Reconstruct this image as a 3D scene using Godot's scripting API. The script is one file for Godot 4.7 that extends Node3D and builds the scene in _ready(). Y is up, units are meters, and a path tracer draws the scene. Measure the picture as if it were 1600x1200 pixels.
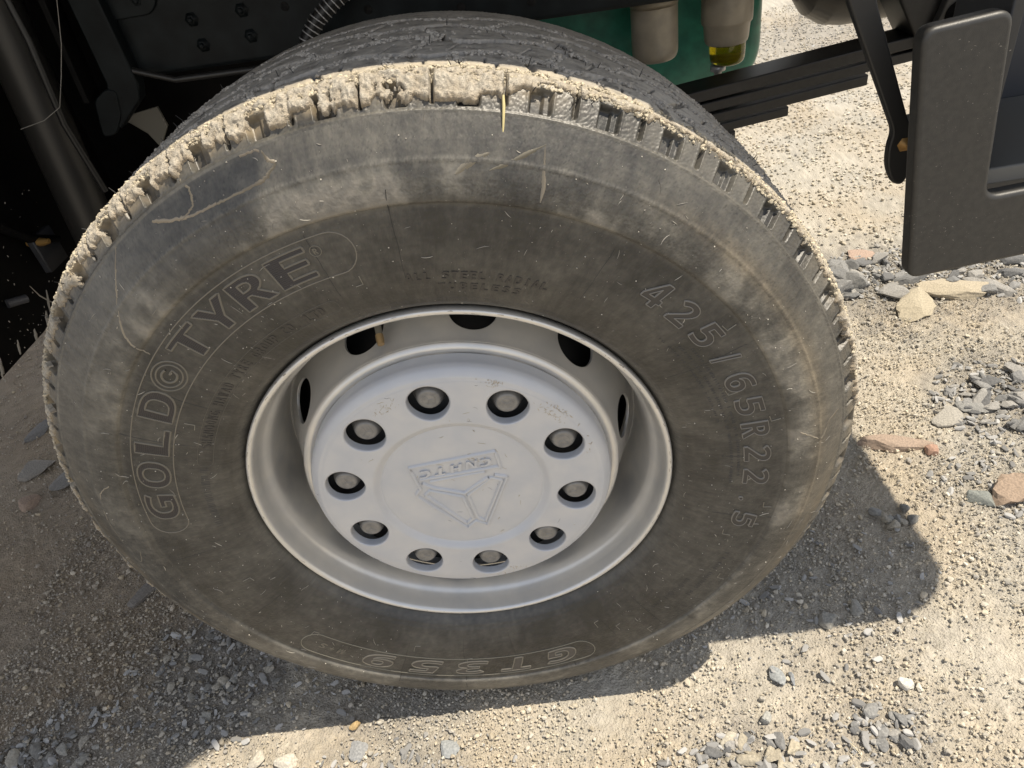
extends Node3D

const WY := 0.54            # height of the wheel centre above the ground
var rng := RandomNumberGenerator.new()
var n_a := FastNoiseLite.new()
var n_b := FastNoiseLite.new()
var n_c := FastNoiseLite.new()
var n_cell := FastNoiseLite.new()
var n_cell2 := FastNoiseLite.new()
var n_cell3 := FastNoiseLite.new()
var used := {}

# ---------------------------------------------------------------- helpers
func numbered(called: String) -> String:
	var k: int = used.get(called, 0)
	used[called] = k + 1
	return called if k == 0 else "%s_%03d" % [called, k]

func tag(o: Node, label: String, category: String, group := "") -> void:
	o.set_meta("label", label)
	o.set_meta("category", category)
	if group != "":
		o.set_meta("group", group)

func put(called: String, mesh: Mesh, mat: Material, parent: Node) -> MeshInstance3D:
	var o := MeshInstance3D.new()
	o.name = called
	o.mesh = mesh
	if mat:
		o.material_override = mat
	parent.add_child(o, true)
	return o

func arr_mesh(v: PackedVector3Array, n: PackedVector3Array, c: PackedColorArray, idx: PackedInt32Array) -> ArrayMesh:
	var a := []
	a.resize(Mesh.ARRAY_MAX)
	a[Mesh.ARRAY_VERTEX] = v
	a[Mesh.ARRAY_NORMAL] = n
	if c.size() > 0:
		a[Mesh.ARRAY_COLOR] = c
	a[Mesh.ARRAY_INDEX] = idx
	var m := ArrayMesh.new()
	m.add_surface_from_arrays(Mesh.PRIMITIVE_TRIANGLES, a)
	return m

func lin(r: float, g: float, b: float) -> Color:
	return Color(r, g, b).linear_to_srgb()

func mat_plain(col: Color, rough: float, metal := 0.0, vcol := false) -> StandardMaterial3D:
	var m := StandardMaterial3D.new()
	m.albedo_color = col.linear_to_srgb()
	m.roughness = rough
	m.metallic = metal
	m.vertex_color_use_as_albedo = vcol
	return m

func noise_tex(freq: float, typ: int, size: int, sd: int, ramp: Gradient = null) -> NoiseTexture2D:
	var n := FastNoiseLite.new()
	n.noise_type = typ
	n.frequency = freq
	n.seed = sd
	n.fractal_octaves = 4
	var t := NoiseTexture2D.new()
	t.width = size
	t.height = size
	t.seamless = true
	t.noise = n
	if ramp:
		t.color_ramp = ramp
	return t

func bump(m: StandardMaterial3D, tex: Texture2D, per_m: float, cm: float) -> void:
	m.heightmap_enabled = true
	m.heightmap_texture = tex
	m.heightmap_scale = cm
	m.uv1_triplanar = true
	m.uv1_scale = Vector3.ONE * per_m

func tone(m: StandardMaterial3D, sd: int, per_m: float, lo: float, hi: float) -> void:
	# mottled albedo (grime, dust) on triplanar coordinates
	var g := Gradient.new()
	g.set_color(0, Color(lo, lo, lo))
	g.set_color(1, Color(hi, hi * 0.985, hi * 0.96))
	m.albedo_texture = noise_tex(0.012, FastNoiseLite.TYPE_SIMPLEX, 512, sd, g)
	m.uv1_triplanar = true
	m.uv1_scale = Vector3.ONE * per_m

# a lathed surface: points (r, h) swept around an axis; front faces outward for a profile listed so that
# the outside is on the left of the way it runs. axis 2 = z (wheel), 1 = y (upright)
func lathe(pts: PackedVector2Array, seg: int, axis: int, centre: Vector3, flip := false) -> ArrayMesh:
	var v := PackedVector3Array()
	var n := PackedVector3Array()
	var idx := PackedInt32Array()
	var m := pts.size()
	for j in seg + 1:
		var th := TAU * j / seg
		var c := cos(th)
		var s := sin(th)
		for i in m:
			var p: Vector2 = pts[i]
			var a: Vector2 = pts[maxi(i - 1, 0)]
			var b: Vector2 = pts[mini(i + 1, m - 1)]
			var d1 := (p - a).normalized()
			var d2 := (b - p).normalized()
			var d := d1 + d2
			if d.length() < 1e-5:
				d = d2
			d = d.normalized()
			var nr := d.y
			var nh := -d.x
			if flip:
				nr = -nr
				nh = -nh
			if axis == 2:
				v.append(centre + Vector3(p.x * c, p.x * s, p.y))
				n.append(Vector3(nr * c, nr * s, nh))
			else:
				v.append(centre + Vector3(p.x * c, p.y, p.x * s))
				n.append(Vector3(nr * c, nh, nr * s))
	for j in seg:
		for i in m - 1:
			var p0 := j * m + i
			var p1 := p0 + m
			idx.append_array([p0, p1, p0 + 1, p1, p1 + 1, p0 + 1])
	fix_winding(v, n, idx)
	return arr_mesh(v, n, PackedColorArray(), idx)

# Godot front faces run clockwise: turn each triangle so that it agrees with its normals
func fix_winding(v: PackedVector3Array, n: PackedVector3Array, idx: PackedInt32Array) -> void:
	for t in range(0, idx.size(), 3):
		var a := idx[t]
		var b := idx[t + 1]
		var c := idx[t + 2]
		if (v[b] - v[a]).cross(v[c] - v[a]).dot(n[a] + n[b] + n[c]) > 0.0:
			idx[t + 1] = c
			idx[t + 2] = b

func smooth_poly(pts: PackedVector2Array, rad: float, seg := 5) -> PackedVector2Array:
	# rounds the corners of a closed polygon
	var out := PackedVector2Array()
	var m := pts.size()
	for i in m:
		var p: Vector2 = pts[i]
		var a: Vector2 = pts[(i + m - 1) % m]
		var b: Vector2 = pts[(i + 1) % m]
		var r := minf(rad, minf((a - p).length(), (b - p).length()) * 0.45)
		var p0 := p + (a - p).normalized() * r
		var p1 := p + (b - p).normalized() * r
		for k in seg + 1:
			var t := float(k) / seg
			var q := p0.lerp(p, t).lerp(p.lerp(p1, t), t)
			if out.is_empty() or out[-1].distance_to(q) > 1e-5:
				out.append(q)
	return out

# a polygon in the x-y plane with thickness along z, its edges rounded by bev
func prism(poly: PackedVector2Array, z0: float, z1: float, bev: float) -> ArrayMesh:
	var pts := poly
	if Geometry2D.is_polygon_clockwise(pts):
		pts = pts.duplicate()
		pts.reverse()
	var m := pts.size()
	var outw := PackedVector2Array()
	for i in m:
		var a: Vector2 = (pts[i] - pts[(i + m - 1) % m]).normalized()
		var b: Vector2 = (pts[(i + 1) % m] - pts[i]).normalized()
		var d := (Vector2(a.y, -a.x) + Vector2(b.y, -b.x))
		outw.append(d.normalized())
	var v := PackedVector3Array()
	var n := PackedVector3Array()
	var idx := PackedInt32Array()
	var steps := 4
	var rings := []
	for k in steps + 1:
		var ph := PI / 2 * k / steps
		rings.append([bev * (1 - sin(ph)), z1 - bev + bev * cos(ph), sin(ph), cos(ph)])
	for k in steps + 1:
		var ph := PI / 2 * k / steps
		rings.append([bev * (1 - cos(ph)), z0 + bev - bev * sin(ph), cos(ph), -sin(ph)])
	for rg in rings:
		for i in m:
			var q: Vector2 = pts[i] - outw[i] * rg[0]
			v.append(Vector3(q.x, q.y, rg[1]))
			n.append(Vector3(outw[i].x * rg[2], outw[i].y * rg[2], rg[3]).normalized())
	for k in rings.size() - 1:
		for i in m:
			var i2 := (i + 1) % m
			idx.append_array([k * m + i, (k + 1) * m + i, k * m + i2, (k + 1) * m + i, (k + 1) * m + i2, k * m + i2])
	for side in 2:
		var base := v.size()
		var cap := PackedVector2Array()
		for i in m:
			var q: Vector2 = pts[i] - outw[i] * bev
			cap.append(q)
			v.append(Vector3(q.x, q.y, z1 if side == 0 else z0))
			n.append(Vector3(0, 0, 1 if side == 0 else -1))
		var tri := Geometry2D.triangulate_polygon(cap)
		if tri.is_empty():
			tri = Geometry2D.triangulate_polygon(pts)
		for t in tri:
			idx.append(base + t)
	fix_winding(v, n, idx)
	return arr_mesh(v, n, PackedColorArray(), idx)

func box(x0: float, x1: float, y0: float, y1: float, z0: float, z1: float, bev := 0.004) -> ArrayMesh:
	return prism(PackedVector2Array([Vector2(x0, y0), Vector2(x1, y0), Vector2(x1, y1), Vector2(x0, y1)]), z0, z1, bev)

# a round bar along a path
func tube(path: PackedVector3Array, rad: PackedFloat32Array, seg := 10) -> ArrayMesh:
	var v := PackedVector3Array()
	var n := PackedVector3Array()
	var idx := PackedInt32Array()
	var m := path.size()
	var ref := Vector3(0.31, 0.87, 0.22).normalized()
	for i in m:
		var t: Vector3 = (path[mini(i + 1, m - 1)] - path[maxi(i - 1, 0)]).normalized()
		var s := t.cross(ref).normalized()
		var u := s.cross(t)
		for k in seg:
			var a := TAU * k / seg
			var d := s * cos(a) + u * sin(a)
			v.append(path[i] + d * rad[mini(i, rad.size() - 1)])
			n.append(d)
	for i in m - 1:
		for k in seg:
			var k2 := (k + 1) % seg
			idx.append_array([i * seg + k, (i + 1) * seg + k, i * seg + k2, (i + 1) * seg + k, (i + 1) * seg + k2, i * seg + k2])
	for e in 2:
		var base := v.size()
		var at := 0 if e == 0 else m - 1
		var t: Vector3 = (path[0] - path[1]).normalized() if e == 0 else (path[m - 1] - path[m - 2]).normalized()
		v.append(path[at])
		n.append(t)
		for k in seg:
			v.append(v[at * seg + k])
			n.append(t)
		for k in seg:
			idx.append_array([base, base + 1 + k, base + 1 + (k + 1) % seg])
	fix_winding(v, n, idx)
	return arr_mesh(v, n, PackedColorArray(), idx)

# ---------------------------------------------------------------- stones
var ico_v := PackedVector3Array()
var ico_f := PackedInt32Array()

func icosphere(sub: int) -> void:
	var t := (1.0 + sqrt(5.0)) / 2.0
	var v := [Vector3(-1, t, 0), Vector3(1, t, 0), Vector3(-1, -t, 0), Vector3(1, -t, 0), Vector3(0, -1, t), Vector3(0, 1, t), Vector3(0, -1, -t), Vector3(0, 1, -t), Vector3(t, 0, -1), Vector3(t, 0, 1), Vector3(-t, 0, -1), Vector3(-t, 0, 1)]
	var f := [0, 11, 5, 0, 5, 1, 0, 1, 7, 0, 7, 10, 0, 10, 11, 1, 5, 9, 5, 11, 4, 11, 10, 2, 10, 7, 6, 7, 1, 8, 3, 9, 4, 3, 4, 2, 3, 2, 6, 3, 6, 8, 3, 8, 9, 4, 9, 5, 2, 4, 11, 6, 2, 10, 8, 6, 7, 9, 8, 1]
	for i in v.size():
		v[i] = v[i].normalized()
	for s in sub:
		var mid := {}
		var g := []
		for q in range(0, f.size(), 3):
			var e := []
			for k in 3:
				var a: int = f[q + k]
				var b: int = f[q + (k + 1) % 3]
				var key := Vector2i(mini(a, b), maxi(a, b))
				if not mid.has(key):
					mid[key] = v.size()
					v.append((v[a] + v[b]).normalized())
				e.append(mid[key])
			g.append_array([f[q], e[0], e[2], f[q + 1], e[1], e[0], f[q + 2], e[2], e[1], e[0], e[1], e[2]])
		f = g
	ico_v = PackedVector3Array(v)
	ico_f = PackedInt32Array(f)

# a broken stone: a ball cut by random planes, roughened; flat faces
func rock(sd: int, sub: int, cuts: int, rough: float, size: Vector3) -> ArrayMesh:
	icosphere(sub)
	var r := RandomNumberGenerator.new()
	r.seed = sd
	var pl := []
	for k in cuts + 3:
		var d := Vector3(r.randfn(), r.randfn(), r.randfn()).normalized()
		pl.append([d, r.randf_range(0.42, 0.8)])
	pl.append([Vector3(r.randfn() * 0.1, 1, r.randfn() * 0.1).normalized(), r.randf_range(0.5, 0.75)])
	var nz := FastNoiseLite.new()
	nz.seed = sd
	nz.frequency = 1.3
	var p := PackedVector3Array()
	for q in ico_v:
		var w: Vector3 = q
		var reach := 1.0
		for c in pl:
			var along: float = w.dot(c[0])
			if along > 0.05:
				reach = minf(reach, c[1] / along)
		w *= reach
		w *= 1.0 + rough * nz.get_noise_3dv(q * 1.6) + rough * 0.6 * nz.get_noise_3dv(q * 5.0)
		p.append(w * size)
	var v := PackedVector3Array()
	var n := PackedVector3Array()
	var idx := PackedInt32Array()
	for t in range(0, ico_f.size(), 3):
		var a := p[ico_f[t]]
		var b := p[ico_f[t + 1]]
		var c := p[ico_f[t + 2]]
		var m := (b - a).cross(c - a).normalized()
		if m.dot(a + b + c) < 0:
			m = -m
		var base := v.size()
		v.append_array([a, b, c])
		n.append_array([m, m, m])
		idx.append_array([base, base + 1, base + 2])
	fix_winding(v, n, idx)
	return arr_mesh(v, n, PackedColorArray(), idx)

# ---------------------------------------------------------------- ground
func gh(x: float, z: float) -> float:
	var h := 0.012 * n_a.get_noise_2d(x * 100.0, z * 100.0) + 0.004 * n_b.get_noise_2d(x * 400.0, z * 400.0)
	var d := sqrt(pow(x / 0.26, 2.0) + pow((z + 0.18) / 0.3, 2.0))   # the tyre stands on pressed, level ground
	return h * clampf(d - 0.75, 0.05, 1.0) - 0.002

func grit(x: float, z: float) -> float:
	return 0.0035 * n_cell.get_noise_2d(x, z) + 0.0022 * n_cell2.get_noise_2d(x, z) + 0.0022 * n_c.get_noise_2d(x * 1000.0, z * 1000.0)

func ground_tint(x: float, z: float) -> Color:
	var tan_c := Color(0.38, 0.33, 0.255)
	var pale := Color(0.43, 0.395, 0.33)
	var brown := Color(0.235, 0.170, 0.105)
	var grey := Color(0.225, 0.207, 0.180)
	var a := clampf(0.5 + 1.3 * n_a.get_noise_2d(x * 160.0 + 300.0, z * 160.0), 0.0, 1.0)
	var gg := clampf(0.1 + 1.2 * n_a.get_noise_2d(x * 260.0, z * 260.0 + 500.0), 0.0, 0.6)
	var c := tan_c.lerp(pale, a).lerp(Color(0.36, 0.34, 0.295), gg)
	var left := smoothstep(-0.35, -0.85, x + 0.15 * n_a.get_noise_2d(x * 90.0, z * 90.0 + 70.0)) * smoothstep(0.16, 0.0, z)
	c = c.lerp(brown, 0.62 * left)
	var g := 0.0
	for p in [[-0.62, -0.11, 0.2, 0.85], [-0.25, -0.02, 0.16, 0.6], [-0.93, 0.04, 0.13, 0.7], [0.38, 0.2, 0.12, 0.55], [0.6, 0.16, 0.08, 0.5], [-0.2, 0.14, 0.1, 0.45], [1.15, -1.2, 0.3, 0.75], [1.25, -0.58, 0.2, 0.7], [1.05, -0.33, 0.16, 0.4], [0.55, -0.15, 0.3, 0.35], [1.5, -1.1, 0.25, 0.6], [2.0, -4.0, 0.7, 0.5], [2.9, -4.2, 1.0, 0.5]]:
		var d: float = Vector2(x - p[0], z - p[1]).length() / p[2] + 0.6 * n_b.get_noise_2d(x * 300.0, z * 300.0)
		g = maxf(g, p[3] * smoothstep(1.25, 0.45, d))
	c = c.lerp(grey, g)
	var f := 1.0 + 0.22 * n_b.get_noise_2d(x * 900.0, z * 900.0) + 0.12 * n_c.get_noise_2d(x * 1500.0, z * 1500.0)
	return Color(c.r * f, c.g * f, c.b * f)

func spread_line(lo: float, hi: float, fine: float, a: float, b: float) -> PackedFloat32Array:
	# coordinates that are fine between a and b and grow coarser outside
	var out := PackedFloat32Array()
	var neg := PackedFloat32Array()
	var x := a
	var st := fine
	while x > lo:
		st *= 1.03
		x -= st
		neg.append(x)
	neg.reverse()
	out.append_array(neg)
	x = a
	while x < b:
		out.append(x)
		x += fine
	st = fine
	while x < hi:
		out.append(x)
		st *= 1.02
		x += st
	return out

func build_ground() -> void:
	var xs := spread_line(-60.0, 70.0, 0.0052, -1.2, 1.5)
	var zs := PackedFloat32Array()
	var back := spread_line(-30.0, 70.0, 0.0052, -0.32, 0.75)   # mirrored: fine near the viewer
	back.reverse()
	for q in back:
		zs.append(-q)
	var v := PackedVector3Array()
	var n := PackedVector3Array()
	var c := PackedColorArray()
	var idx := PackedInt32Array()
	var nx := xs.size()
	var nzz := zs.size()
	for j in nzz:
		for i in nx:
			var x := xs[i]
			var z := zs[j]
			var far := clampf(0.009 / maxf(xs[mini(i + 1, nx - 1)] - x, zs[mini(j + 1, nzz - 1)] - z), 0.0, 1.0) if i < nx - 1 and j < nzz - 1 else 0.0
			v.append(Vector3(x, gh(x, z) + grit(x, z) * far, z))
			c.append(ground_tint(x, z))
	n.resize(v.size())
	for j in nzz:
		for i in nx:
			var l := v[j * nx + maxi(i - 1, 0)]
			var r := v[j * nx + mini(i + 1, nx - 1)]
			var u := v[maxi(j - 1, 0) * nx + i]
			var d := v[mini(j + 1, nzz - 1) * nx + i]
			var m := (d - u).cross(r - l).normalized()
			n[j * nx + i] = m if m.y > 0 else -m
	for j in nzz - 1:
		for i in nx - 1:
			var p := j * nx + i
			idx.append(p)
			idx.append(p + 1)
			idx.append(p + nx)
			idx.append(p + 1)
			idx.append(p + nx + 1)
			idx.append(p + nx)
	fix_winding_up(v, idx)
	var m := mat_plain(Color(1, 1, 1), 0.95, 0.0, true)
	bump(m, noise_tex(0.06, FastNoiseLite.TYPE_CELLULAR, 1024, 5), 3.4, 0.45)
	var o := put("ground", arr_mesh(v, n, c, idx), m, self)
	o.set_meta("kind", "structure")
	o.set_meta("label", "dusty tan gravel ground with scattered broken stone")

func fix_winding_up(v: PackedVector3Array, idx: PackedInt32Array) -> void:
	if (v[idx[1]] - v[idx[0]]).cross(v[idx[2]] - v[idx[0]]).y > 0:
		for t in range(0, idx.size(), 3):
			var k := idx[t + 1]
			idx[t + 1] = idx[t + 2]
			idx[t + 2] = k

func in_contact(x: float, z: float) -> bool:
	return absf(x) < 0.17 and z > -0.4 and z < 0.0

func build_pebbles() -> void:
	var m := mat_plain(Color(1, 1, 1), 0.9, 0.0, true)
	var tints := [Color(0.52, 0.44, 0.31), Color(0.57, 0.50, 0.38), Color(0.48, 0.41, 0.29), Color(0.62, 0.58, 0.49), Color(0.38, 0.36, 0.31), Color(0.36, 0.34, 0.30), Color(0.22, 0.22, 0.22)]
	var all := Node3D.new()
	all.name = "gravel"
	all.set_meta("kind", "stuff")
	all.set_meta("label", "loose tan and grey gravel crumbs strewn over the ground")
	all.set_meta("category", "gravel")
	add_child(all)
	for k in 6:
		var mm := MultiMesh.new()
		mm.transform_format = MultiMesh.TRANSFORM_3D
		mm.use_colors = true
		mm.mesh = rock(40 + k, 1, 7, 0.2, Vector3(1.0, 0.72, 0.85))
		var tr := []
		var cl := []
		for q in 48000:
			var x: float
			var z: float
			var s: float
			if q < 40000:
				x = rng.randf_range(-1.15, 1.7) if q % 8 > 0 else rng.randf_range(-2.1, -0.6)
				z = rng.randf_range(-1.35, 0.3) if q % 8 > 0 else rng.randf_range(-1.9, 0.1)
				s = 0.0010 + 0.0034 * pow(rng.randf(), 3.0) + (0.006 * rng.randf() if rng.randf() < 0.04 else 0.0)
			else:
				x = rng.randf_range(0.7, 4.2)
				z = rng.randf_range(-5.0, -1.1)
				s = 0.003 + 0.008 * pow(rng.randf(), 2.5)
			# crumbs lie in drifts
			if n_a.get_noise_2d(x * 330.0, z * 330.0 + 900.0) + 0.35 * n_b.get_noise_2d(x * 130.0, z * 130.0) < rng.randf_range(-0.6, 0.12):
				continue
			if in_contact(x, z):
				continue
			var base := ground_tint(x, z)
			var grey := 0.0 if base.r > 0.36 else 1.0
			var pick: Color = tints[rng.randi_range(0, 4)] if grey < 0.5 else tints[rng.randi_range(2, 6)]
			pick = pick.lerp(base, 0.55)
			var f := rng.randf_range(0.8, 1.2)
			var b := Basis.from_euler(Vector3(rng.randf() * TAU, rng.randf() * TAU, rng.randf() * TAU)).scaled(Vector3(s, s * rng.randf_range(0.6, 1.0), s))
			tr.append(Transform3D(b, Vector3(x, gh(x, z) + s * 0.35, z)))
			cl.append(Color(pick.r * f, pick.g * f, pick.b * f))
		mm.instance_count = tr.size()
		for q in tr.size():
			mm.set_instance_transform(q, tr[q])
			mm.set_instance_color(q, cl[q])
		var o := MultiMeshInstance3D.new()
		o.name = "crumbs"
		o.multimesh = mm
		o.material_override = m
		o.set_meta("kind", "stuff")
		all.add_child(o, true)

var stone_mats := {}

func stone_mat(c: Color) -> StandardMaterial3D:
	if not stone_mats.has(c):
		var m := mat_plain(c, 0.88)
		m.albedo_texture = stone_tex
		m.heightmap_enabled = true
		m.heightmap_texture = stone_bump
		m.heightmap_scale = 0.05
		m.uv1_triplanar = true
		m.uv1_world_triplanar = true
		m.uv1_scale = Vector3.ONE * 14.0
		stone_mats[c] = m
	return stone_mats[c]

var stone_tex: NoiseTexture2D
var stone_bump: NoiseTexture2D

func stone(mesh: Mesh, c: Color, x: float, z: float, sink: float, turn: float, tilt: Vector2, label: String, group := "", called := "stone") -> void:
	var o := put(numbered(called), mesh, stone_mat(c), self)
	o.basis = Basis(Vector3.UP, turn) * Basis.from_euler(Vector3(tilt.x, 0, tilt.y))
	var lo := 1e9
	for q in 8:
		lo = minf(lo, (o.basis * mesh.get_aabb().get_endpoint(q)).y)
	o.position = Vector3(x, gh(x, z) - sink, z)
	tag(o, label, "stone", group)

func heap(cx: float, cz: float, rx: float, rz: float, count: int, smin: float, smax: float, tones: Array, label: String, group: String, flat := 0.4) -> void:
	var shapes := []
	for k in 6:
		shapes.append(rock(int(cx * 1000) + 31 * k + 7, 2, 7, 0.05, Vector3(1.25, flat * 1.25, 0.8)))
	for k in count:
		var a := rng.randf() * TAU
		var d := sqrt(rng.randf()) * (0.75 + 0.25 * rng.randf())
		var x := cx + cos(a) * d * rx
		var z := cz + sin(a) * d * rz
		var s := lerpf(smin, smax, pow(rng.randf(), 1.8))
		var o := put(numbered("stone"), shapes[k % 6], stone_mat(tones[rng.randi() % tones.size()]), self)
		o.basis = Basis.from_euler(Vector3(rng.randfn() * 0.3, rng.randf() * TAU, rng.randfn() * 0.3)).scaled(Vector3.ONE * s)
		o.position = Vector3(x, gh(x, z) + s * flat * rng.randf_range(0.1, 0.75), z)
		var size_w := "large " if s > lerpf(smin, smax, 0.55) else ("small " if s < lerpf(smin, smax, 0.12) else "")
		var ax := absf(x - cx) / rx
		var az := absf(z - cz) / rz
		var place := "in the middle" if maxf(ax, az) < 0.38 else (("at the right" if x > cx else "at the left") if ax > az else ("on the near side" if z > cz else "on the far side"))
		tag(o, size_w + label % place, "stone", group)

func build_chips() -> void:
	# splinters of slate too many to count, between and round the heaps
	var m := mat_plain(Color(1, 1, 1), 0.85, 0.0, true)
	var mm := MultiMesh.new()
	mm.transform_format = MultiMesh.TRANSFORM_3D
	mm.use_colors = true
	mm.mesh = rock(911, 2, 7, 0.05, Vector3(1.25, 0.45, 0.75))
	var tr := []
	var cl := []
	for p in [[1.2, -1.22, 0.34, 0.16, 700], [1.6, -1.12, 0.3, 0.16, 500], [1.26, -0.58, 0.2, 0.17, 420], [0.6, 0.155, 0.08, 0.05, 60], [0.4, 0.19, 0.18, 0.06, 150], [1.1, -0.34, 0.16, 0.12, 160], [-0.93, 0.03, 0.2, 0.1, 130], [-0.55, -0.1, 0.32, 0.16, 320], [-0.2, 0.12, 0.2, 0.05, 70], [0.55, -0.15, 0.3, 0.2, 150], [2.2, -4.0, 1.0, 0.5, 220]]:
		for k in int(p[4]):
			var a := rng.randf() * TAU
			var d := pow(rng.randf(), 0.62)
			var x: float = p[0] + cos(a) * d * p[2]
			var z: float = p[1] + sin(a) * d * p[3]
			if in_contact(x, z):
				continue
			var s := 0.003 + 0.009 * pow(rng.randf(), 2.2)
			tr.append(Transform3D(Basis.from_euler(Vector3(rng.randfn() * 0.4, rng.randf() * TAU, rng.randfn() * 0.4)).scaled(Vector3.ONE * s), Vector3(x, gh(x, z) + s * 0.2, z)))
			var t := rng.randf_range(0.16, 0.4)
			cl.append(Color(t, t * 0.985, t * 0.95))
	mm.instance_count = tr.size()
	for q in tr.size():
		mm.set_instance_transform(q, tr[q])
		mm.set_instance_color(q, cl[q])
	var o := MultiMeshInstance3D.new()
	o.name = "slate_splinters"
	o.multimesh = mm
	o.material_override = m
	o.set_meta("kind", "stuff")
	o.set_meta("label", "fine grey slate splinters lying between and around the stone heaps")
	o.set_meta("category", "splinters")
	add_child(o, true)

func build_stones() -> void:
	var slate := [Color(0.17, 0.172, 0.175), Color(0.23, 0.232, 0.232), Color(0.29, 0.29, 0.285), Color(0.37, 0.36, 0.34)]
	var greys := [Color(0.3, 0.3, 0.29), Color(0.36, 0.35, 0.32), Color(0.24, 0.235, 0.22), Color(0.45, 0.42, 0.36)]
	var pale := [Color(0.5, 0.45, 0.35), Color(0.56, 0.52, 0.43), Color(0.42, 0.38, 0.3), Color(0.3, 0.3, 0.29)]
	heap(1.17, -1.22, 0.22, 0.13, 62, 0.014, 0.05, slate, "dark slate chip %s of the heap beyond the tyre", "slate chips heaped beyond the tyre")
	heap(1.55, -1.12, 0.22, 0.13, 34, 0.012, 0.042, slate, "slate chip %s of the scatter under the guard's lower edge", "slate chips under the guard")
	heap(1.24, -0.58, 0.14, 0.12, 46, 0.01, 0.032, slate, "slate chip %s of the dark pile beside the flat grey slabs", "slate chips piled at the right")
	heap(0.6, 0.155, 0.055, 0.035, 16, 0.008, 0.022, slate, "sharp grey shard %s of the little cluster in the sunlit foreground", "grey shards in the foreground")
	heap(0.4, 0.185, 0.12, 0.05, 30, 0.008, 0.019, pale + slate, "stone %s of the mixed gravel in the sunlit foreground", "mixed stones in the foreground")
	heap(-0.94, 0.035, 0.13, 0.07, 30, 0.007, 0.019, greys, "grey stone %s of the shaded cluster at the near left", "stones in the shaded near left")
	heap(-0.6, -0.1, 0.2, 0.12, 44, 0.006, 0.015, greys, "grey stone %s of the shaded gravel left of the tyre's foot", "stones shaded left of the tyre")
	heap(0.825, -0.285, 0.045, 0.04, 9, 0.011, 0.02, greys, "grey stone %s of the group at the shadow's right edge", "rounded stones at the shadow edge", 0.75)
	# stones that stand out
	stone(rock(201, 2, 8, 0.08, Vector3(0.085, 0.03, 0.07)), Color(0.48, 0.425, 0.32), 1.215, -1.02, -0.006, 0.4, Vector2(0.08, 0.05), "pale tan flat-topped rock, left one of the pair beside the dark slate heap")
	stone(rock(203, 2, 9, 0.08, Vector3(0.12, 0.034, 0.07)), Color(0.49, 0.43, 0.325), 1.36, -1.06, -0.008, -0.25, Vector2(0.1, -0.05), "pale tan flat-topped rock, larger right one of the pair beside the dark slate heap")
	stone(rock(207, 2, 7, 0.06, Vector3(0.085, 0.028, 0.034)), Color(0.40, 0.31, 0.245), 0.925, -0.49, -0.002, -0.18, Vector2(0.05, 0.0), "long flat reddish-brown stone touching the tyre's right side")
	stone(rock(208, 1, 7, 0.1, Vector3(0.022, 0.016, 0.02)), Color(0.44, 0.28, 0.21), 0.985, -0.45, -0.004, 0.8, Vector2(0.1, 0.2), "small orange-red lump at the end of the long reddish stone")
	stone(rock(211, 2, 5, 0.05, Vector3(0.048, 0.01, 0.034)), Color(0.4, 0.38, 0.34), 1.072, -0.556, -0.002, 0.3, Vector2(0.02, 0.02), "flat oval grey slab lying level in the sunlit dust")
	stone(rock(213, 2, 7, 0.06, Vector3(0.042, 0.01, 0.03)), Color(0.31, 0.31, 0.3), 1.15, -0.575, -0.002, -0.5, Vector2(0.05, 0.0), "grey slab with broken corner beside the small slate pile")
	stone(rock(217, 2, 8, 0.14, Vector3(0.06, 0.035, 0.045)), Color(0.38, 0.29, 0.22), 1.085, -0.3, -0.008, 0.5, Vector2(0.1, 0.1), "rough reddish-brown rock at the right edge")
	stone(rock(219, 2, 9, 0.1, Vector3(0.045, 0.022, 0.028)), Color(0.26, 0.28, 0.265), 1.012, -0.295, -0.002, -0.3, Vector2(0.2, 0.1), "layered greenish-grey stone left of the reddish-brown rock")
	stone(rock(221, 2, 7, 0.08, Vector3(0.02, 0.012, 0.013)), Color(0.74, 0.72, 0.66), 0.676, 0.084, -0.007, 0.1, Vector2(0, 0.1), "small white stone alone in the sunlit foreground dust", "", "stone")
	stone(rock(223, 2, 6, 0.05, Vector3(0.014, 0.009, 0.022)), Color(0.36, 0.38, 0.39), 0.47, 0.042, -0.004, 0.2, Vector2(0.06, 0.15), "upright bluish-grey flake in the sunlit dust below the shadow's step")
	stone(rock(225, 1, 7, 0.05, Vector3(0.006, 0.008, 0.016)), Color(0.3, 0.32, 0.34), 0.495, 0.046, -0.004, 0.0, Vector2(0.06, -0.15), "thin dark splinter leaning beside the bluish-grey flake")
	stone(rock(227, 2, 7, 0.06, Vector3(0.021, 0.01, 0.017)), Color(0.58, 0.54, 0.46), -0.49, 0.085, -0.005, 0.7, Vector2(0.05, 0.1), "pale cream stone at the bottom edge, nearer the dark left shade")
	stone(rock(229, 2, 7, 0.06, Vector3(0.027, 0.013, 0.017)), Color(0.66, 0.62, 0.54), -0.43, 0.1, -0.006, 0.2, Vector2(0.05, 0.0), "near-white stone at the bottom edge, brightest of the left foreground")
	stone(rock(231, 2, 6, 0.06, Vector3(0.03, 0.007, 0.02)), Color(0.36, 0.38, 0.39), -0.13, 0.105, -0.002, 0.4, Vector2(0.03, 0.0), "flat bluish-grey slab bedded in the foreground below the wheel")
	stone(rock(233, 2, 6, 0.06, Vector3(0.024, 0.007, 0.02)), Color(0.34, 0.35, 0.36), -0.3, 0.09, -0.002, 1.4, Vector2(0.03, 0.0), "flat grey slab bedded in the foreground left of the bluish one")
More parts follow.
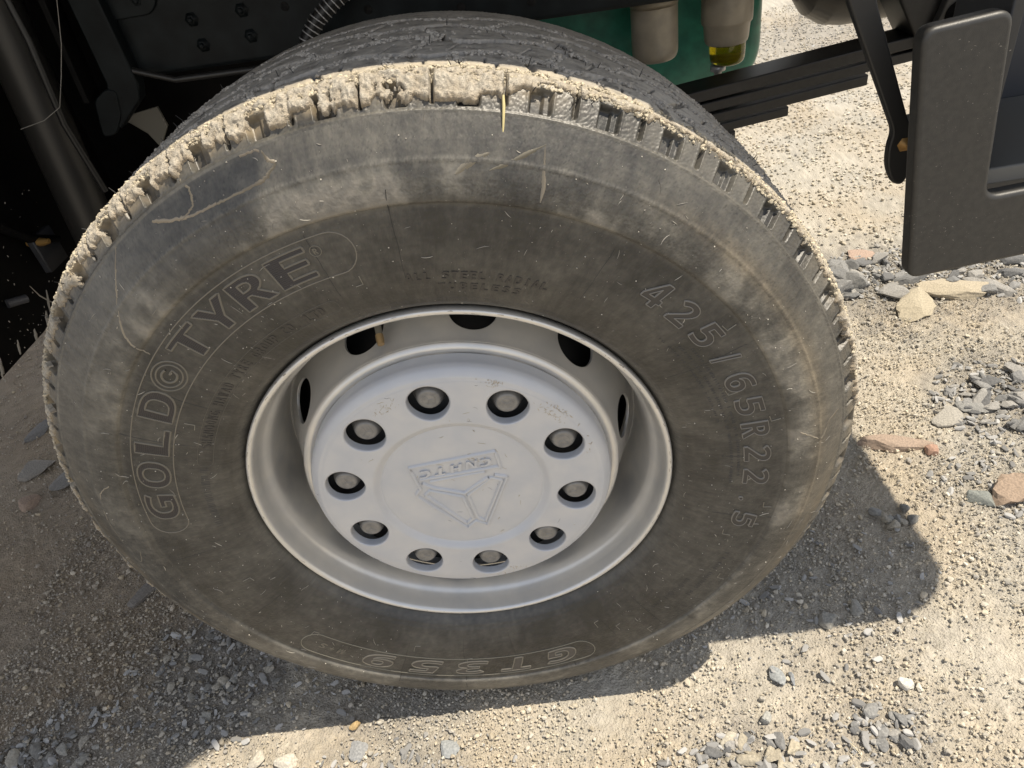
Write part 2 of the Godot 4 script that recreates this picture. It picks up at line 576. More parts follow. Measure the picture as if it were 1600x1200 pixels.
	stone(rock(235, 2, 7, 0.1, Vector3(0.013, 0.008, 0.012)), Color(0.5, 0.36, 0.18), -0.311, 0.046, -0.004, 0.3, Vector2(0, 0), "small ochre-yellow stone just outside the tyre's shadow")
	stone(rock(237, 2, 7, 0.08, Vector3(0.028, 0.014, 0.018)), Color(0.34, 0.33, 0.3), 0.595, -0.055, -0.005, 0.5, Vector2(0.1, 0.05), "block-shaped grey stone in the shadow right of the tyre, the larger of two")
	stone(rock(239, 2, 7, 0.08, Vector3(0.022, 0.013, 0.016)), Color(0.37, 0.36, 0.33), 0.66, -0.075, -0.005, 1.5, Vector2(0.1, 0.05), "oval grey stone in the shadow right of the tyre, the smaller of two")
	stone(rock(241, 2, 7, 0.1, Vector3(0.07, 0.012, 0.04)), Color(0.47, 0.35, 0.28), 1.2, -1.36, -0.004, 0.2, Vector2(0.02, 0.0), "flat salmon-pink stone behind the dark slate heap")
	stone(rock(243, 2, 7, 0.1, Vector3(0.014, 0.011, 0.012)), Color(0.45, 0.45, 0.42), 0.425, 0.115, -0.007, 0.2, Vector2(0.0, 0.1), "rounded light-grey stone standing proud in the foreground gravel")
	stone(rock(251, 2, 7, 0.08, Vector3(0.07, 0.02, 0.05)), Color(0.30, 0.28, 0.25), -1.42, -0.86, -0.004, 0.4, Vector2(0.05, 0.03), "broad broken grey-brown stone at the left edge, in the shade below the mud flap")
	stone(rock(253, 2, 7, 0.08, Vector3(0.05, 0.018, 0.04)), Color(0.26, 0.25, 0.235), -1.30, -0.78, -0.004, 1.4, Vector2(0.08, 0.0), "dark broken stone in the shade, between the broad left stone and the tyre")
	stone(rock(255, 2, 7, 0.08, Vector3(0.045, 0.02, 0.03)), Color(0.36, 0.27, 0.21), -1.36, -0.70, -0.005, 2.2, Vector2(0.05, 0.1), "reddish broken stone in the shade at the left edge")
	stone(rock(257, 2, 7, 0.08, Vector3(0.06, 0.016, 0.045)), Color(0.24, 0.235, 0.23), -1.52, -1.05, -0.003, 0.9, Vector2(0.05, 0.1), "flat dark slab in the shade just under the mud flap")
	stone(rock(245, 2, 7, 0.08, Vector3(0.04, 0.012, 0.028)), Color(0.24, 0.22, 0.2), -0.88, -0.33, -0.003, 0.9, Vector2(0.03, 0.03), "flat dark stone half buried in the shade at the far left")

# ---------------------------------------------------------------- tyre
var pr := PackedFloat32Array()    # the profile: radius, z, normal, arc length
var pz := PackedFloat32Array()
var pnr := PackedFloat32Array()
var pnz := PackedFloat32Array()
var ps := PackedFloat32Array()
const CTRL := [
	[0.2905, -0.0150], [0.2975, -0.0115], [0.3040, 0.0000], [0.3100, 0.0085], [0.3200, 0.0155], [0.3350, 0.0220], [0.3600, 0.0295], [0.3850, 0.0335], [0.4100, 0.0355],
	[0.4280, 0.0362], [0.4390, 0.0362], [0.4425, 0.0366], [0.4450, 0.0392], [0.4480, 0.0402], [0.4560, 0.0400], [0.4700, 0.0378], [0.4850, 0.0332],
	[0.4980, 0.0270], [0.5100, 0.0195], [0.5220, 0.0115], [0.5300, 0.0050], [0.5380, -0.0020], [0.5450, -0.0085], [0.5492, -0.0140],
	[0.5520, -0.0205], [0.5540, -0.0300], [0.5560, -0.0500], [0.5580, -0.0900], [0.5600, -0.1350], [0.5606, -0.1780]]
const R_STEP := 0.4437

func cat(a: Vector2, b: Vector2, c: Vector2, d: Vector2, t: float) -> Vector2:
	return 0.5 * ((2.0 * b) + (c - a) * t + (2.0 * a - 5.0 * b + 4.0 * c - d) * t * t + (3.0 * b - a - 3.0 * c + d) * t * t * t)

func build_profile() -> void:
	var p := PackedVector2Array()
	for c in CTRL:
		p.append(Vector2(c[0], c[1]))
	# the inner half mirrors the outer one
	for k in range(CTRL.size() - 2, 3, -1):
		p.append(Vector2(CTRL[k][0], -0.356 - CTRL[k][1]))
	var m := p.size()
	var q := PackedVector2Array()
	for i in m - 1:
		var step := 0.003
		var mid: Vector2 = (p[i] + p[i + 1]) / 2
		if i >= CTRL.size() - 1:
			step = 0.0035 if mid.x > 0.55 else 0.012
		elif mid.x > 0.52 and mid.y > -0.03:
			step = 0.0012
		elif mid.y < -0.03:
			step = 0.002
		elif mid.x > 0.43:
			step = 0.002
		var cnt := maxi(1, int(ceil((p[i + 1] - p[i]).length() / step)))
		for k in cnt:
			q.append(cat(p[maxi(i - 1, 0)], p[i], p[i + 1], p[mini(i + 2, m - 1)], float(k) / cnt))
	q.append(p[m - 1])
	var s := 0.0
	for i in q.size():
		var d := (q[mini(i + 1, q.size() - 1)] - q[maxi(i - 1, 0)]).normalized()
		if i > 0:
			s += (q[i] - q[i - 1]).length()
		pr.append(q[i].x)
		pz.append(q[i].y)
		pnr.append(-d.y)
		pnz.append(d.x)
		ps.append(s)

# height of the outer side wall at a radius
func side_z(r: float) -> float:
	var last := CTRL.size() - 6
	for k in range(1, last):
		if CTRL[k + 1][0] >= r:
			var t: float = clampf((r - CTRL[k][0]) / (CTRL[k + 1][0] - CTRL[k][0]), 0.0, 1.0)
			return cat(Vector2(CTRL[k - 1][0], CTRL[k - 1][1]), Vector2(CTRL[k][0], CTRL[k][1]), Vector2(CTRL[k + 1][0], CTRL[k + 1][1]), Vector2(CTRL[k + 2][0], CTRL[k + 2][1]), t).y
	return CTRL[last][1]

func on_side(r: float, th: float, off: float) -> Vector3:
	return Vector3(r * cos(th), WY + r * sin(th), side_z(r) + off)

const PITCH := 7.5
const POCKET0 := 70.6

func tri(x: float) -> float:
	return absf(fposmod(x, 1.0) * 2.0 - 1.0) * 2.0 - 1.0

# distance to the nearest groove of the tread; s runs from the shoulder inward, u along the circumference, in metres
func tread_groove(s: float, u: float) -> float:
	var p := 0.1466
	var d := 1.0
	# zigzag grooves round the tyre
	d = minf(d, absf(s - (0.052 + 0.0115 * tri(u / p))) * 0.8 - 0.0042)
	d = minf(d, absf(s - (0.108 + 0.013 * tri(u / p + 0.27))) * 0.8 - 0.0042)
	d = minf(d, absf(s - (0.166 + 0.012 * tri(u / p + 0.6))) * 0.8 - 0.0042)
	d = minf(d, absf(s - (0.226 + 0.012 * tri(u / p + 0.1))) * 0.8 - 0.0042)
	# slanting grooves across the blocks
	var k := fposmod(u / p + 0.02, 1.0)
	var k2 := fposmod(2.0 * u / p + 0.02, 1.0)
	if s < 0.05:
		d = minf(d, absf(k2 - 0.5 - (s - 0.01) * 4.5) * p * 0.45 - 0.0030)
	elif s < 0.106:
		d = minf(d, absf(fposmod(k - 0.2 + (s - 0.052) * 4.0, 1.0) - 0.5) * p * 0.9 - 0.0030)
	elif s < 0.166:
		d = minf(d, absf(fposmod(k + 0.1 - (s - 0.108) * 4.0, 1.0) - 0.5) * p * 0.9 - 0.0030)
	elif s < 0.226:
		d = minf(d, absf(fposmod(k + 0.4 + (s - 0.166) * 4.0, 1.0) - 0.5) * p * 0.9 - 0.0030)
	return d

func tread_sipe(s: float, u: float) -> float:
	var p := 0.0734
	var k := fposmod(u / p, 1.0)
	var d := 1.0
	if s > 0.012 and s < 0.04:
		d = minf(d, absf(fposmod(k + 0.42, 1.0) - 0.5 - (0.12 if s > 0.026 else -0.05)) * p)
		if absf(fposmod(k + 0.42, 1.0) - 0.535) < 0.095:
			d = minf(d, absf(s - 0.026))
	if s > 0.066 and s < 0.094:
		d = minf(d, absf(fposmod(k + 0.9, 1.0) - 0.5 + (s - 0.08) * 6.0) * p)
	if s > 0.122 and s < 0.15:
		d = minf(d, absf(fposmod(k + 0.6, 1.0) - 0.5 - (s - 0.136) * 6.0) * p)
	return d - 0.0006

func build_tyre(parent: Node) -> void:
	var ths := PackedFloat32Array()
	var a := -46.0
	while a < 212.0:
		ths.append(deg_to_rad(a))
		a += 0.17
	while a < 314.0 - 0.5:
		ths.append(deg_to_rad(a))
		a += 0.8
	ths.append(deg_to_rad(314.0))
	var np := pr.size()
	var nt := ths.size()
	var v := PackedVector3Array()
	var n := PackedVector3Array()
	var c := PackedColorArray()
	v.resize(np * nt)
	n.resize(np * nt)
	c.resize(np * nt)
	var i_edge := 0
	for i in np:
		if pr[i] < 0.5525 and pz[i] > -0.1:
			i_edge = i
	var s_edge := ps[i_edge]
	var rubber := Color(0.030, 0.030, 0.030)
	var dust := Color(0.235, 0.225, 0.198)  # dust tone; also carries the painted sunlit band
	var mudc := Color(0.56, 0.505, 0.405)
	var crumb := Color(0.46, 0.43, 0.38)
	for j in nt:
		var th := ths[j]
		var co := cos(th)
		var si := sin(th)
		var deg := rad_to_deg(th)
		var u := th * 0.56
		var kp := fposmod((deg - POCKET0) / PITCH + 0.5, 1.0) - 0.5          # pocket coordinate
		var ks := fposmod((deg - POCKET0) / PITCH, 1.0) - 0.5                # slot coordinate
		for i in np:
			var r := pr[i]
			var z := pz[i]
			var s := ps[i] - s_edge
			var d := 0.0
			var m := 0.3
			var col := rubber
			if s < -0.045:
				# side wall: dust, streaks, moulded rings; sunlit band and sheen painted into the mix
				var big := n_a.get_noise_3d(r * co * 700.0, r * si * 700.0, z * 300.0)
				var rad := n_b.get_noise_2d(u * 1900.0, r * 420.0)
				var cir := n_b.get_noise_2d(u * 160.0, r * 4200.0 + 500.0)
				var fine := n_c.get_noise_2d(u * 2600.0, r * 1400.0)
				var mid := n_b.get_noise_3d(r * co * 480.0, r * si * 480.0, 3.0)
				var vein := smoothstep(0.055, 0.0, absf(n_b.get_noise_2d(u * 520.0 + 60.0 * fine, r * 330.0 + 200.0)))
				var vein2 := smoothstep(0.03, 0.0, absf(n_b.get_noise_2d(u * 260.0 + 900.0, r * 700.0)))
				m = 0.21 + 0.30 * big + 0.17 * mid + 0.10 * rad + 0.07 * cir + 0.09 * fine
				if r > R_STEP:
					m += 0.15 + 0.62 * smoothstep(0.495, 0.468, r) * smoothstep(-0.12, 0.34, big + 0.35 * mid) * (1.0 - 0.6 * smoothstep(120.0, 150.0, deg))  # paler mix paints the sunlit band and its glossy patches, weaker at left
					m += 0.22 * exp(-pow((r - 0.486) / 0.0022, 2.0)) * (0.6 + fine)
				else:
					m = m * 0.74 - 0.01  # lettered zone darkened, its shade put into the colour
					m += 0.16 * exp(-pow((r - 0.441) / 0.003, 2.0))
				m += 0.25 * smoothstep(0.318, 0.304, r)
				if r > R_STEP:
					m -= 0.26 * vein * (0.55 + 0.9 * mid)
				else:
					m += 0.12 * vein2 * clampf(0.3 + 2.0 * big, 0.0, 1.0)
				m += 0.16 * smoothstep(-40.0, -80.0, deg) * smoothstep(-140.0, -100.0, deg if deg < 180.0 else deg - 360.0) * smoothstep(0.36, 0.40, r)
				d += 0.0009 * exp(-pow((r - 0.4855) / 0.0016, 2.0))
				d += 0.0005 * exp(-pow((r - 0.3235) / 0.0012, 2.0)) + 0.0005 * exp(-pow((r - 0.3155) / 0.0012, 2.0))
				d += 0.00022 * rad + 0.00012 * fine
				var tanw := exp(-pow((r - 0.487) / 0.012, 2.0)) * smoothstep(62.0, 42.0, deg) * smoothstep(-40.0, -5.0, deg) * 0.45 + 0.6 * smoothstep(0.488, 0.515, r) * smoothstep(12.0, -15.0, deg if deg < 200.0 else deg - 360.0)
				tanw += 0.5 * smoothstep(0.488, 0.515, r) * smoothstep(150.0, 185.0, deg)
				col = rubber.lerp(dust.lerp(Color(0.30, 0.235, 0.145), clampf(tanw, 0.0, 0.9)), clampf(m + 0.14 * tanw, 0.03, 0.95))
			elif s < 0.004:
				# shoulder: ridges, pockets and slots
				var big2 := n_a.get_noise_3d(r * co * 900.0, r * si * 900.0, z * 900.0)
				var fine2 := n_c.get_noise_2d(u * 2200.0, ps[i] * 2000.0)
				m = 0.36 + 0.34 * big2 + 0.16 * fine2
				var film2 := smoothstep(0.526, 0.545, r) * (smoothstep(64.0, 78.0, deg) * smoothstep(215.0, 190.0, deg) + 0.35 * smoothstep(40.0, 15.0, deg)) * clampf(0.55 + 0.9 * n_b.get_noise_2d(u * 420.0, r * 900.0), 0.0, 1.0)
				d += 0.0011 * exp(-pow((r - 0.5205) / 0.0010, 2.0)) + 0.0013 * exp(-pow((r - 0.5245) / 0.0010, 2.0))
				m += 0.25 * exp(-pow((r - 0.5225) / 0.0028, 2.0))
				var pw := 0.165
				var inside := smoothstep(pw, pw - 0.022, absf(kp)) * smoothstep(0.5275, 0.5295, r) * smoothstep(0.5475, 0.5450, r)
				var ramp := 1.0 if kp > -0.03 else 0.62
				d -= 0.0085 * inside * ramp
				d += 0.0012 * smoothstep(pw + 0.035, pw + 0.01, absf(kp)) * smoothstep(pw - 0.01, pw + 0.01, absf(kp)) * smoothstep(0.5265, 0.529, r) * smoothstep(0.549, 0.545, r)
				m -= 0.25 * inside
				var slot := smoothstep(0.036, 0.022, absf(ks)) * smoothstep(0.529, 0.532, r)
				d -= 0.008 * slot
				d += 0.001 * smoothstep(0.07, 0.05, absf(ks)) * smoothstep(0.027, 0.04, absf(ks)) * smoothstep(0.527, 0.530, r)
				d += 0.0005 * fine2 * (1.0 - inside)
				col = rubber.lerp(dust, clampf(m, 0.05, 1.0)).lerp(Color(0.36, 0.295, 0.2), clampf(film2, 0.0, 0.85))
			else:
				# tread
				var g := tread_groove(s, u)
				var sp := tread_sipe(s, u)
				var bits := n_cell2.get_noise_2d(u * 0.9, s * 0.9)
				var fine3 := n_c.get_noise_2d(u * 2200.0, s * 2200.0)
				var wear := n_b.get_noise_2d(u * 420.0, s * 1300.0)
				m = 0.95 + 0.7 * wear + 0.28 * fine3
				d -= 0.0004 + 0.0007 * fine3 + 0.0006 * wear
				col = rubber.lerp(Color(0.42, 0.40, 0.365), clampf(m, 0.1, 1.0))
				var fill := smoothstep(0.002, -0.0015, g)
				if fill > 0.0:
					var packed := 0.5 + 0.9 * n_b.get_noise_2d(u * 300.0 + 400.0, s * 300.0)
					d -= fill * lerpf(0.0095, 0.001, clampf(packed, 0.0, 1.0))
					d += fill * 0.0026 * (bits + 0.3 * fine3)
					col = col.lerp(crumb.lerp(rubber, 0.9 if packed < 0.12 else 0.1), fill)
				elif g < 0.006:
					var edge_m := clampf(0.35 + n_b.get_noise_2d(u * 900.0, s * 900.0) * 1.4, 0.0, 1.0) * smoothstep(0.006, 0.002, g)
					d += 0.001 * edge_m * (0.5 + bits)
					col = col.lerp(crumb, edge_m)
				if sp < 0.0006:
					d -= 0.004
					col = rubber * 0.6
			# the pale film of mud over the outer edge of the tread
			var film := smoothstep(-0.012, -0.004, s) * smoothstep(0.034 + 0.014 * n_b.get_noise_2d(u * 350.0, 40.0), 0.016, s)
			if film > 0.0:
				var am := smoothstep(58.0, 72.0, deg) * (0.72 + 0.28 * smoothstep(190.0, 120.0, deg)) + 0.35 * smoothstep(66.0, 60.0, deg)
				am += 0.5 * exp(-pow((deg - 61.5) / 3.0, 2.0)) + 0.35 * exp(-pow((deg - 40.0) / 9.0, 2.0))
				var tex := 0.75 + 0.5 * n_b.get_noise_2d(u * 700.0, s * 2500.0)
				col = col.lerp(mudc, clampf(film * am * tex, 0.0, 0.95))
			var rr := r + pnr[i] * d
			var zz := z + pnz[i] * d
			var y := WY + rr * si
			if y < 0.004:
				zz += 0.5 * (0.004 - y) * (1.0 if z > -0.178 else -1.0)
				y = 0.004
			v[j * np + i] = Vector3(rr * co, y, zz)
			c[j * np + i] = col
	var idx := PackedInt32Array()
	idx.resize((nt - 1) * (np - 1) * 6)
	var w := 0
	for j in nt:
		for i in np:
			var p := j * np + i
			var jm := j - 1 if j > 0 else nt - 2
			var jp := j + 1 if j < nt - 1 else 1
			var e1 := v[jp * np + i] - v[jm * np + i]
			var e2 := v[j * np + mini(i + 1, np - 1)] - v[j * np + maxi(i - 1, 0)]
			var m := e2.cross(e1)
			n[p] = m.normalized()
			if j < nt - 1 and i < np - 1:
				idx[w] = p
				idx[w + 1] = p + np
				idx[w + 2] = p + 1
				idx[w + 3] = p + np
				idx[w + 4] = p + np + 1
				idx[w + 5] = p + 1
				w += 6
	# check which way the normals look at a side-wall point and turn everything if need be
	var probe := 5 * np + 30
	if n[probe].z < 0:
		for q in n.size():
			n[q] = -n[q]
	var q0 := idx[probe * 6 / 1 - probe * 6 % 6] if false else 0
	var ia := (5 * (np - 1) + 30) * 6
	if (v[idx[ia + 1]] - v[idx[ia]]).cross(v[idx[ia + 2]] - v[idx[ia]]).dot(n[idx[ia]]) > 0:
		for t in range(0, idx.size(), 3):
			var k := idx[t + 1]
			idx[t + 1] = idx[t + 2]
			idx[t + 2] = k
	var m2 := mat_plain(Color(1, 1, 1), 0.44, 0.0, true)
	bump(m2, noise_tex(0.03, FastNoiseLite.TYPE_SIMPLEX, 512, 21), 14.0, 0.04)
	tone(m2, 22, 6.0, 0.76, 1.0)
	m2.uv1_scale = Vector3.ONE * 9.0
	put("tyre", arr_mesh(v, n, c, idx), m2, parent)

# clods and crust of dried mud along the shoulder
func build_mud(parent: Node) -> void:
	var i0 := 0
	var i1 := 0
	for i in pr.size():
		if pz[i] > -0.1:
			if pr[i] < 0.5275:
				i0 = i
			if pz[i] > -0.043:
				i1 = i
	var s0 := ps[i0]
	var s1 := ps[i1]
	var cols := 46
	var v := PackedVector3Array()
	var n := PackedVector3Array()
	var c := PackedColorArray()
	var th_list := PackedFloat32Array()
	var keep := PackedByteArray()
	var a := 4.0
	while a < 214.0:
		th_list.append(deg_to_rad(a))
		a += 0.125
	var mud_l := Color(0.53, 0.485, 0.405)
	var mud_d := Color(0.36, 0.29, 0.2)
	var at := PackedInt32Array()
	for k in cols:
		var sw := lerpf(s0, s1, float(k) / (cols - 1))
		var best := i0
		while best < i1 and ps[best + 1] < sw:
			best += 1
		at.append(best)
	for th in th_list:
		var deg := rad_to_deg(th)
		var u := th * 0.55
		var amp := 0.22 + 0.2 * smoothstep(30.0, 20.0, deg) + 0.12 * smoothstep(60.0, 64.0, deg) + 0.66 * smoothstep(71.0, 77.0, deg) - 0.2 * smoothstep(101.0, 106.0, deg) - 0.1 * smoothstep(150.0, 185.0, deg)
		amp += 0.3 * exp(-pow((deg - 30.0) / 9.0, 2.0))
		var low := n_b.get_noise_2d(u * 520.0, 11.0) * 0.75 + n_b.get_noise_2d(u * 1500.0, 71.0) * 0.35 + 0.2 * n_a.get_noise_2d(u * 800.0, 5.0)
		var jit := 0.028 * n_b.get_noise_2d(u * 2200.0, 33.0)
		var kp := fposmod((deg - POCKET0) / PITCH + 0.5, 1.0) - 0.5 + 1.6 * jit
		var ks := fposmod((deg - POCKET0) / PITCH, 1.0) - 0.5 + jit
		var bound := clampf(1.02 - amp * 0.82 - low * 0.42, 0.12, 1.2)          # the mud sticks above this height
		for k in cols:
			var i := at[k]
			var t := float(k) / (cols - 1)
			var r := pr[i]
			var cell := n_cell.get_noise_2d(u * 1.3, t * 0.06)
			var cell2 := n_cell2.get_noise_2d(u * 1.1, t * 0.06)
			var lump := n_b.get_noise_2d(u * 1100.0, t * 60.0)
			var topfade := 1.0 - smoothstep(0.60, 0.80, t)
			var cover := smoothstep(bound * 0.62 - 0.03, bound * 0.62 + 0.05, t)
			var cell3 := n_cell3.get_noise_2d(u, t * 0.06)
			var fineb := n_c.get_noise_2d(u * 1500.0, t * 90.0)
			var thick := cover * topfade * (0.0014 + 0.0034 * (0.45 + lump) + 0.0022 * (cell + 0.6) - 0.0022 * (cell3 + 0.55) + 0.0012 * fineb) * clampf(amp + 0.35, 0.5, 1.25)
			# hanging clods thickest near the lower edge
			thick += cover * topfade * 0.004 * exp(-pow((t - bound * 0.62 - 0.09) / 0.09, 2.0)) * clampf(0.5 + 1.6 * low, 0.0, 1.2)
			var crust := smoothstep(bound * 0.62, bound * 0.62 + 0.1, t) * (1.0 - smoothstep(0.78, 0.96, t)) * clampf(-0.3 + 1.3 * n_b.get_noise_2d(u * 600.0 + 77.0, t * 14.0) + 0.8 * amp, 0.0, 1.0)
			thick += crust * (0.0006 + 0.0009 * (cell + 0.5)) * smoothstep(66.0, 74.0, deg)
			var gap := smoothstep(0.034, 0.018, absf(ks)) * (0.95 if amp < 0.95 or fposmod(deg * 0.37, 1.0) < 0.5 else 0.5) + clampf(1.15 - 0.8 * low - 0.55 * amp * smoothstep(104.0, 97.0, deg), 0.0, 1.0) * smoothstep(0.175, 0.14, absf(kp)) * smoothstep(0.62, 0.50, t)
			thick *= 1.0 - clampf(gap, 0.0, 0.9)
			thick *= 0.80 - 0.36 * smoothstep(112.0, 150.0, deg)
			if thick < 0.0008:
				thick = -0.004
			var rr := r + pnr[i] * thick
			var zz := pz[i] + pnz[i] * thick
			var y := WY + rr * sin(th)
			v.append(Vector3(rr * cos(th), maxf(y, 0.005), zz))
			keep.append(1 if thick > 0.0 else 0)
			var f := 0.9 + 0.2 * cell2 - 0.25 * (cell3 + 0.5) + 0.25 * n_c.get_noise_2d(u * 3000.0, t * 150.0)
			var col := mud_l.lerp(mud_d, clampf(0.25 - 0.5 * lump + 0.5 * smoothstep(bound * 0.62 + 0.12, bound * 0.62, t), 0.0, 0.85))
			c.append(Color(col.r * f, col.g * f, col.b * f))
	var nt := th_list.size()
	n.resize(v.size())
	var idx := PackedInt32Array()
	for j in nt:
		for k in cols:
			var p := j * cols + k
			var m := (v[j * cols + mini(k + 1, cols - 1)] - v[j * cols + maxi(k - 1, 0)]).cross(v[mini(j + 1, nt - 1) * cols + k] - v[maxi(j - 1, 0) * cols + k]).normalized()
			var i := at[k]
			var outw := Vector3(pnr[i] * cos(th_list[j]), pnr[i] * sin(th_list[j]), pnz[i])
			n[p] = m if m.dot(outw) > 0 else -m
			if j < nt - 1 and k < cols - 1 and keep[p] + keep[p + 1] + keep[p + cols] + keep[p + cols + 1] > 0:
				idx.append_array([p, p + cols, p + 1, p + cols, p + cols + 1, p + 1])
	fix_winding(v, n, idx)
	var m2 := mat_plain(Color(1, 1, 1), 0.95, 0.0, true)
	bump(m2, noise_tex(0.05, FastNoiseLite.TYPE_SIMPLEX, 512, 33), 24.0, 0.14)
	var o := put("dried_mud", arr_mesh(v, n, c, idx), m2, parent)
	o.set_meta("kind", "stuff")
	o.set_meta("label", "crust of pale dried mud on the tyre's shoulder")
	# crumbs on tread and shoulder
	var mm := MultiMesh.new()
	mm.transform_format = MultiMesh.TRANSFORM_3D
	mm.use_colors = true
	mm.mesh = rock(77, 1, 6, 0.25, Vector3(1, 0.8, 0.9))
	var tr := []
	var cl := []
	var tries := 0
	var i_edge := 0
	for i in pr.size():
		if pr[i] < 0.5525 and pz[i] > -0.1:
			i_edge = i
	while tr.size() < 20000 and tries < 200000:
		tries += 1
		var th := deg_to_rad(rng.randf_range(10.0, 175.0))
		var i := rng.randi_range(i_edge - 12, pr.size() - 60)
		var s := ps[i] - ps[i_edge]
		var u := th * 0.56
		if s > 0.01:
			var g := tread_groove(s, u)
			if (g > 0.0035 and rng.randf() < 0.93) or (g > 0.0 and rng.randf() < 0.5):
				continue
			if n_b.get_noise_2d(u * 300.0 + 400.0, s * 300.0) < -0.15:
				continue
		elif rng.randf() < 0.7:
			continue
		var sz := 0.0006 + 0.0028 * pow(rng.randf(), 2.6)
		var lift := -0.001 if s > 0.01 else 0.001
		var rr := pr[i] + pnr[i] * lift
		var zz := pz[i] + pnz[i] * lift
		var y := WY + rr * sin(th)
		tr.append(Transform3D(Basis.from_euler(Vector3(rng.randf() * TAU, rng.randf() * TAU, 0)).scaled(Vector3.ONE * sz), Vector3(rr * cos(th), y, zz)))
		var f := rng.randf_range(0.7, 1.15)
		cl.append(Color(0.36 * f, 0.335 * f, 0.295 * f) if s > 0.02 else Color(0.5 * f, 0.44 * f, 0.33 * f))
	mm.instance_count = tr.size()
	for q in tr.size():
		mm.set_instance_transform(q, tr[q])
		mm.set_instance_color(q, cl[q])
	var w := MultiMeshInstance3D.new()
	w.name = "mud_crumbs"
	w.multimesh = mm
	w.material_override = mat_plain(Color(1, 1, 1), 0.95, 0.0, true)
	w.set_meta("kind", "stuff")
	parent.add_child(w, true)

# ridges on the side wall: lists of (r, degrees)
var rb_v: PackedVector3Array
var rb_n: PackedVector3Array
var rb_c: PackedColorArray
var rb_i: PackedInt32Array

func rb_begin() -> void:
	rb_v = PackedVector3Array()
	rb_n = PackedVector3Array()
	rb_c = PackedColorArray()
	rb_i = PackedInt32Array()

# a ridge whose course is given as (x, y) pairs mapped by place(); w half width, h height
func ridge(pts: PackedVector2Array, w: float, h: float, col: Color, place: Callable, closed := false, taper := false) -> void:
	var m := pts.size()
	if m < 2:
		return
	var base := rb_v.size()
	for i in m:
		var a: Vector2 = pts[(i + m - 1) % m] if closed else pts[maxi(i - 1, 0)]
		var b: Vector2 = pts[(i + 1) % m] if closed else pts[mini(i + 1, m - 1)]
		var t := (b - a).normalized()
		var o := Vector2(-t.y, t.x)
		var k := 1.0
		if taper:
			k = clampf(sin(PI * (i + 0.25) / (m - 0.5)), 0.15, 1.0)
		var p0: Vector3 = place.call(pts[i] - o * w * k, -0.0002)
		var p1: Vector3 = place.call(pts[i] - o * w * 0.35 * k, h)
		var p2: Vector3 = place.call(pts[i] + o * w * 0.35 * k, h)
		var p3: Vector3 = place.call(pts[i] + o * w * k, -0.0002)
		var up: Vector3 = (place.call(pts[i], 0.01) - place.call(pts[i], 0.0)).normalized()
		var sd := (p3 - p0).normalized()
		rb_v.append_array([p0, p1, p2, p3])
		rb_n.append_array([(up * 0.6 - sd).normalized(), (up - sd * 0.45).normalized(), (up + sd * 0.45).normalized(), (up * 0.6 + sd).normalized()])
		rb_c.append_array([col, col, col, col])
	for i in (m if closed else m - 1):
		var q := base + i * 4
		var r := base + ((i + 1) % m) * 4
		for k in 3:
			rb_i.append_array([q + k, r + k, q + k + 1, r + k, r + k + 1, q + k + 1])

func rb_end() -> ArrayMesh:
	fix_winding(rb_v, rb_n, rb_i)
	return arr_mesh(rb_v, rb_n, rb_c, rb_i)

func at_wall(p: Vector2, h: float) -> Vector3:       # p = (r, angle in radians)
	return on_side(p.x, p.y, h)

func wobble(pts: PackedVector2Array, w: float, h: float, col: Color) -> void:
	# a run of mud of uneven width, broken here and there
	var k := 0
	while k < pts.size() - 2:
		var m := mini(rng.randi_range(5, 16), pts.size() - 1 - k)
		var q := PackedVector2Array()
		for i in m + 1:
			q.append(pts[k + i] + Vector2(rng.randfn(), rng.randfn()) * 0.00035)
		ridge(q, w * rng.randf_range(0.6, 1.35), h, col * rng.randf_range(0.75, 1.15), at_unrolled)
		k += m

func polar(list: Array, sub := 6) -> PackedVector2Array:
	# (r, degrees) pairs -> unrolled (x, y) with x the angle times 0.42, smoothed
	var out := PackedVector2Array()
	for k in list.size() - 1:
		for q in sub:
			var t := float(q) / sub
			var a := Vector2(list[maxi(k - 1, 0)][0], list[maxi(k - 1, 0)][1])
			var b := Vector2(list[k][0], list[k][1])
			var cc := Vector2(list[k + 1][0], list[k + 1][1])
			var d := Vector2(list[mini(k + 2, list.size() - 1)][0], list[mini(k + 2, list.size() - 1)][1])
			out.append(cat(a, b, cc, d, t))
	out.append(Vector2(list[-1][0], list[-1][1]))
	var un := PackedVector2Array()
	for p in out:
		un.append(Vector2(p.x, deg_to_rad(p.y) * 0.42))
	return un

func at_unrolled(p: Vector2, h: float) -> Vector3:   # p = (r, angle * 0.42)
	return on_side(p.x, p.y / 0.42, h)

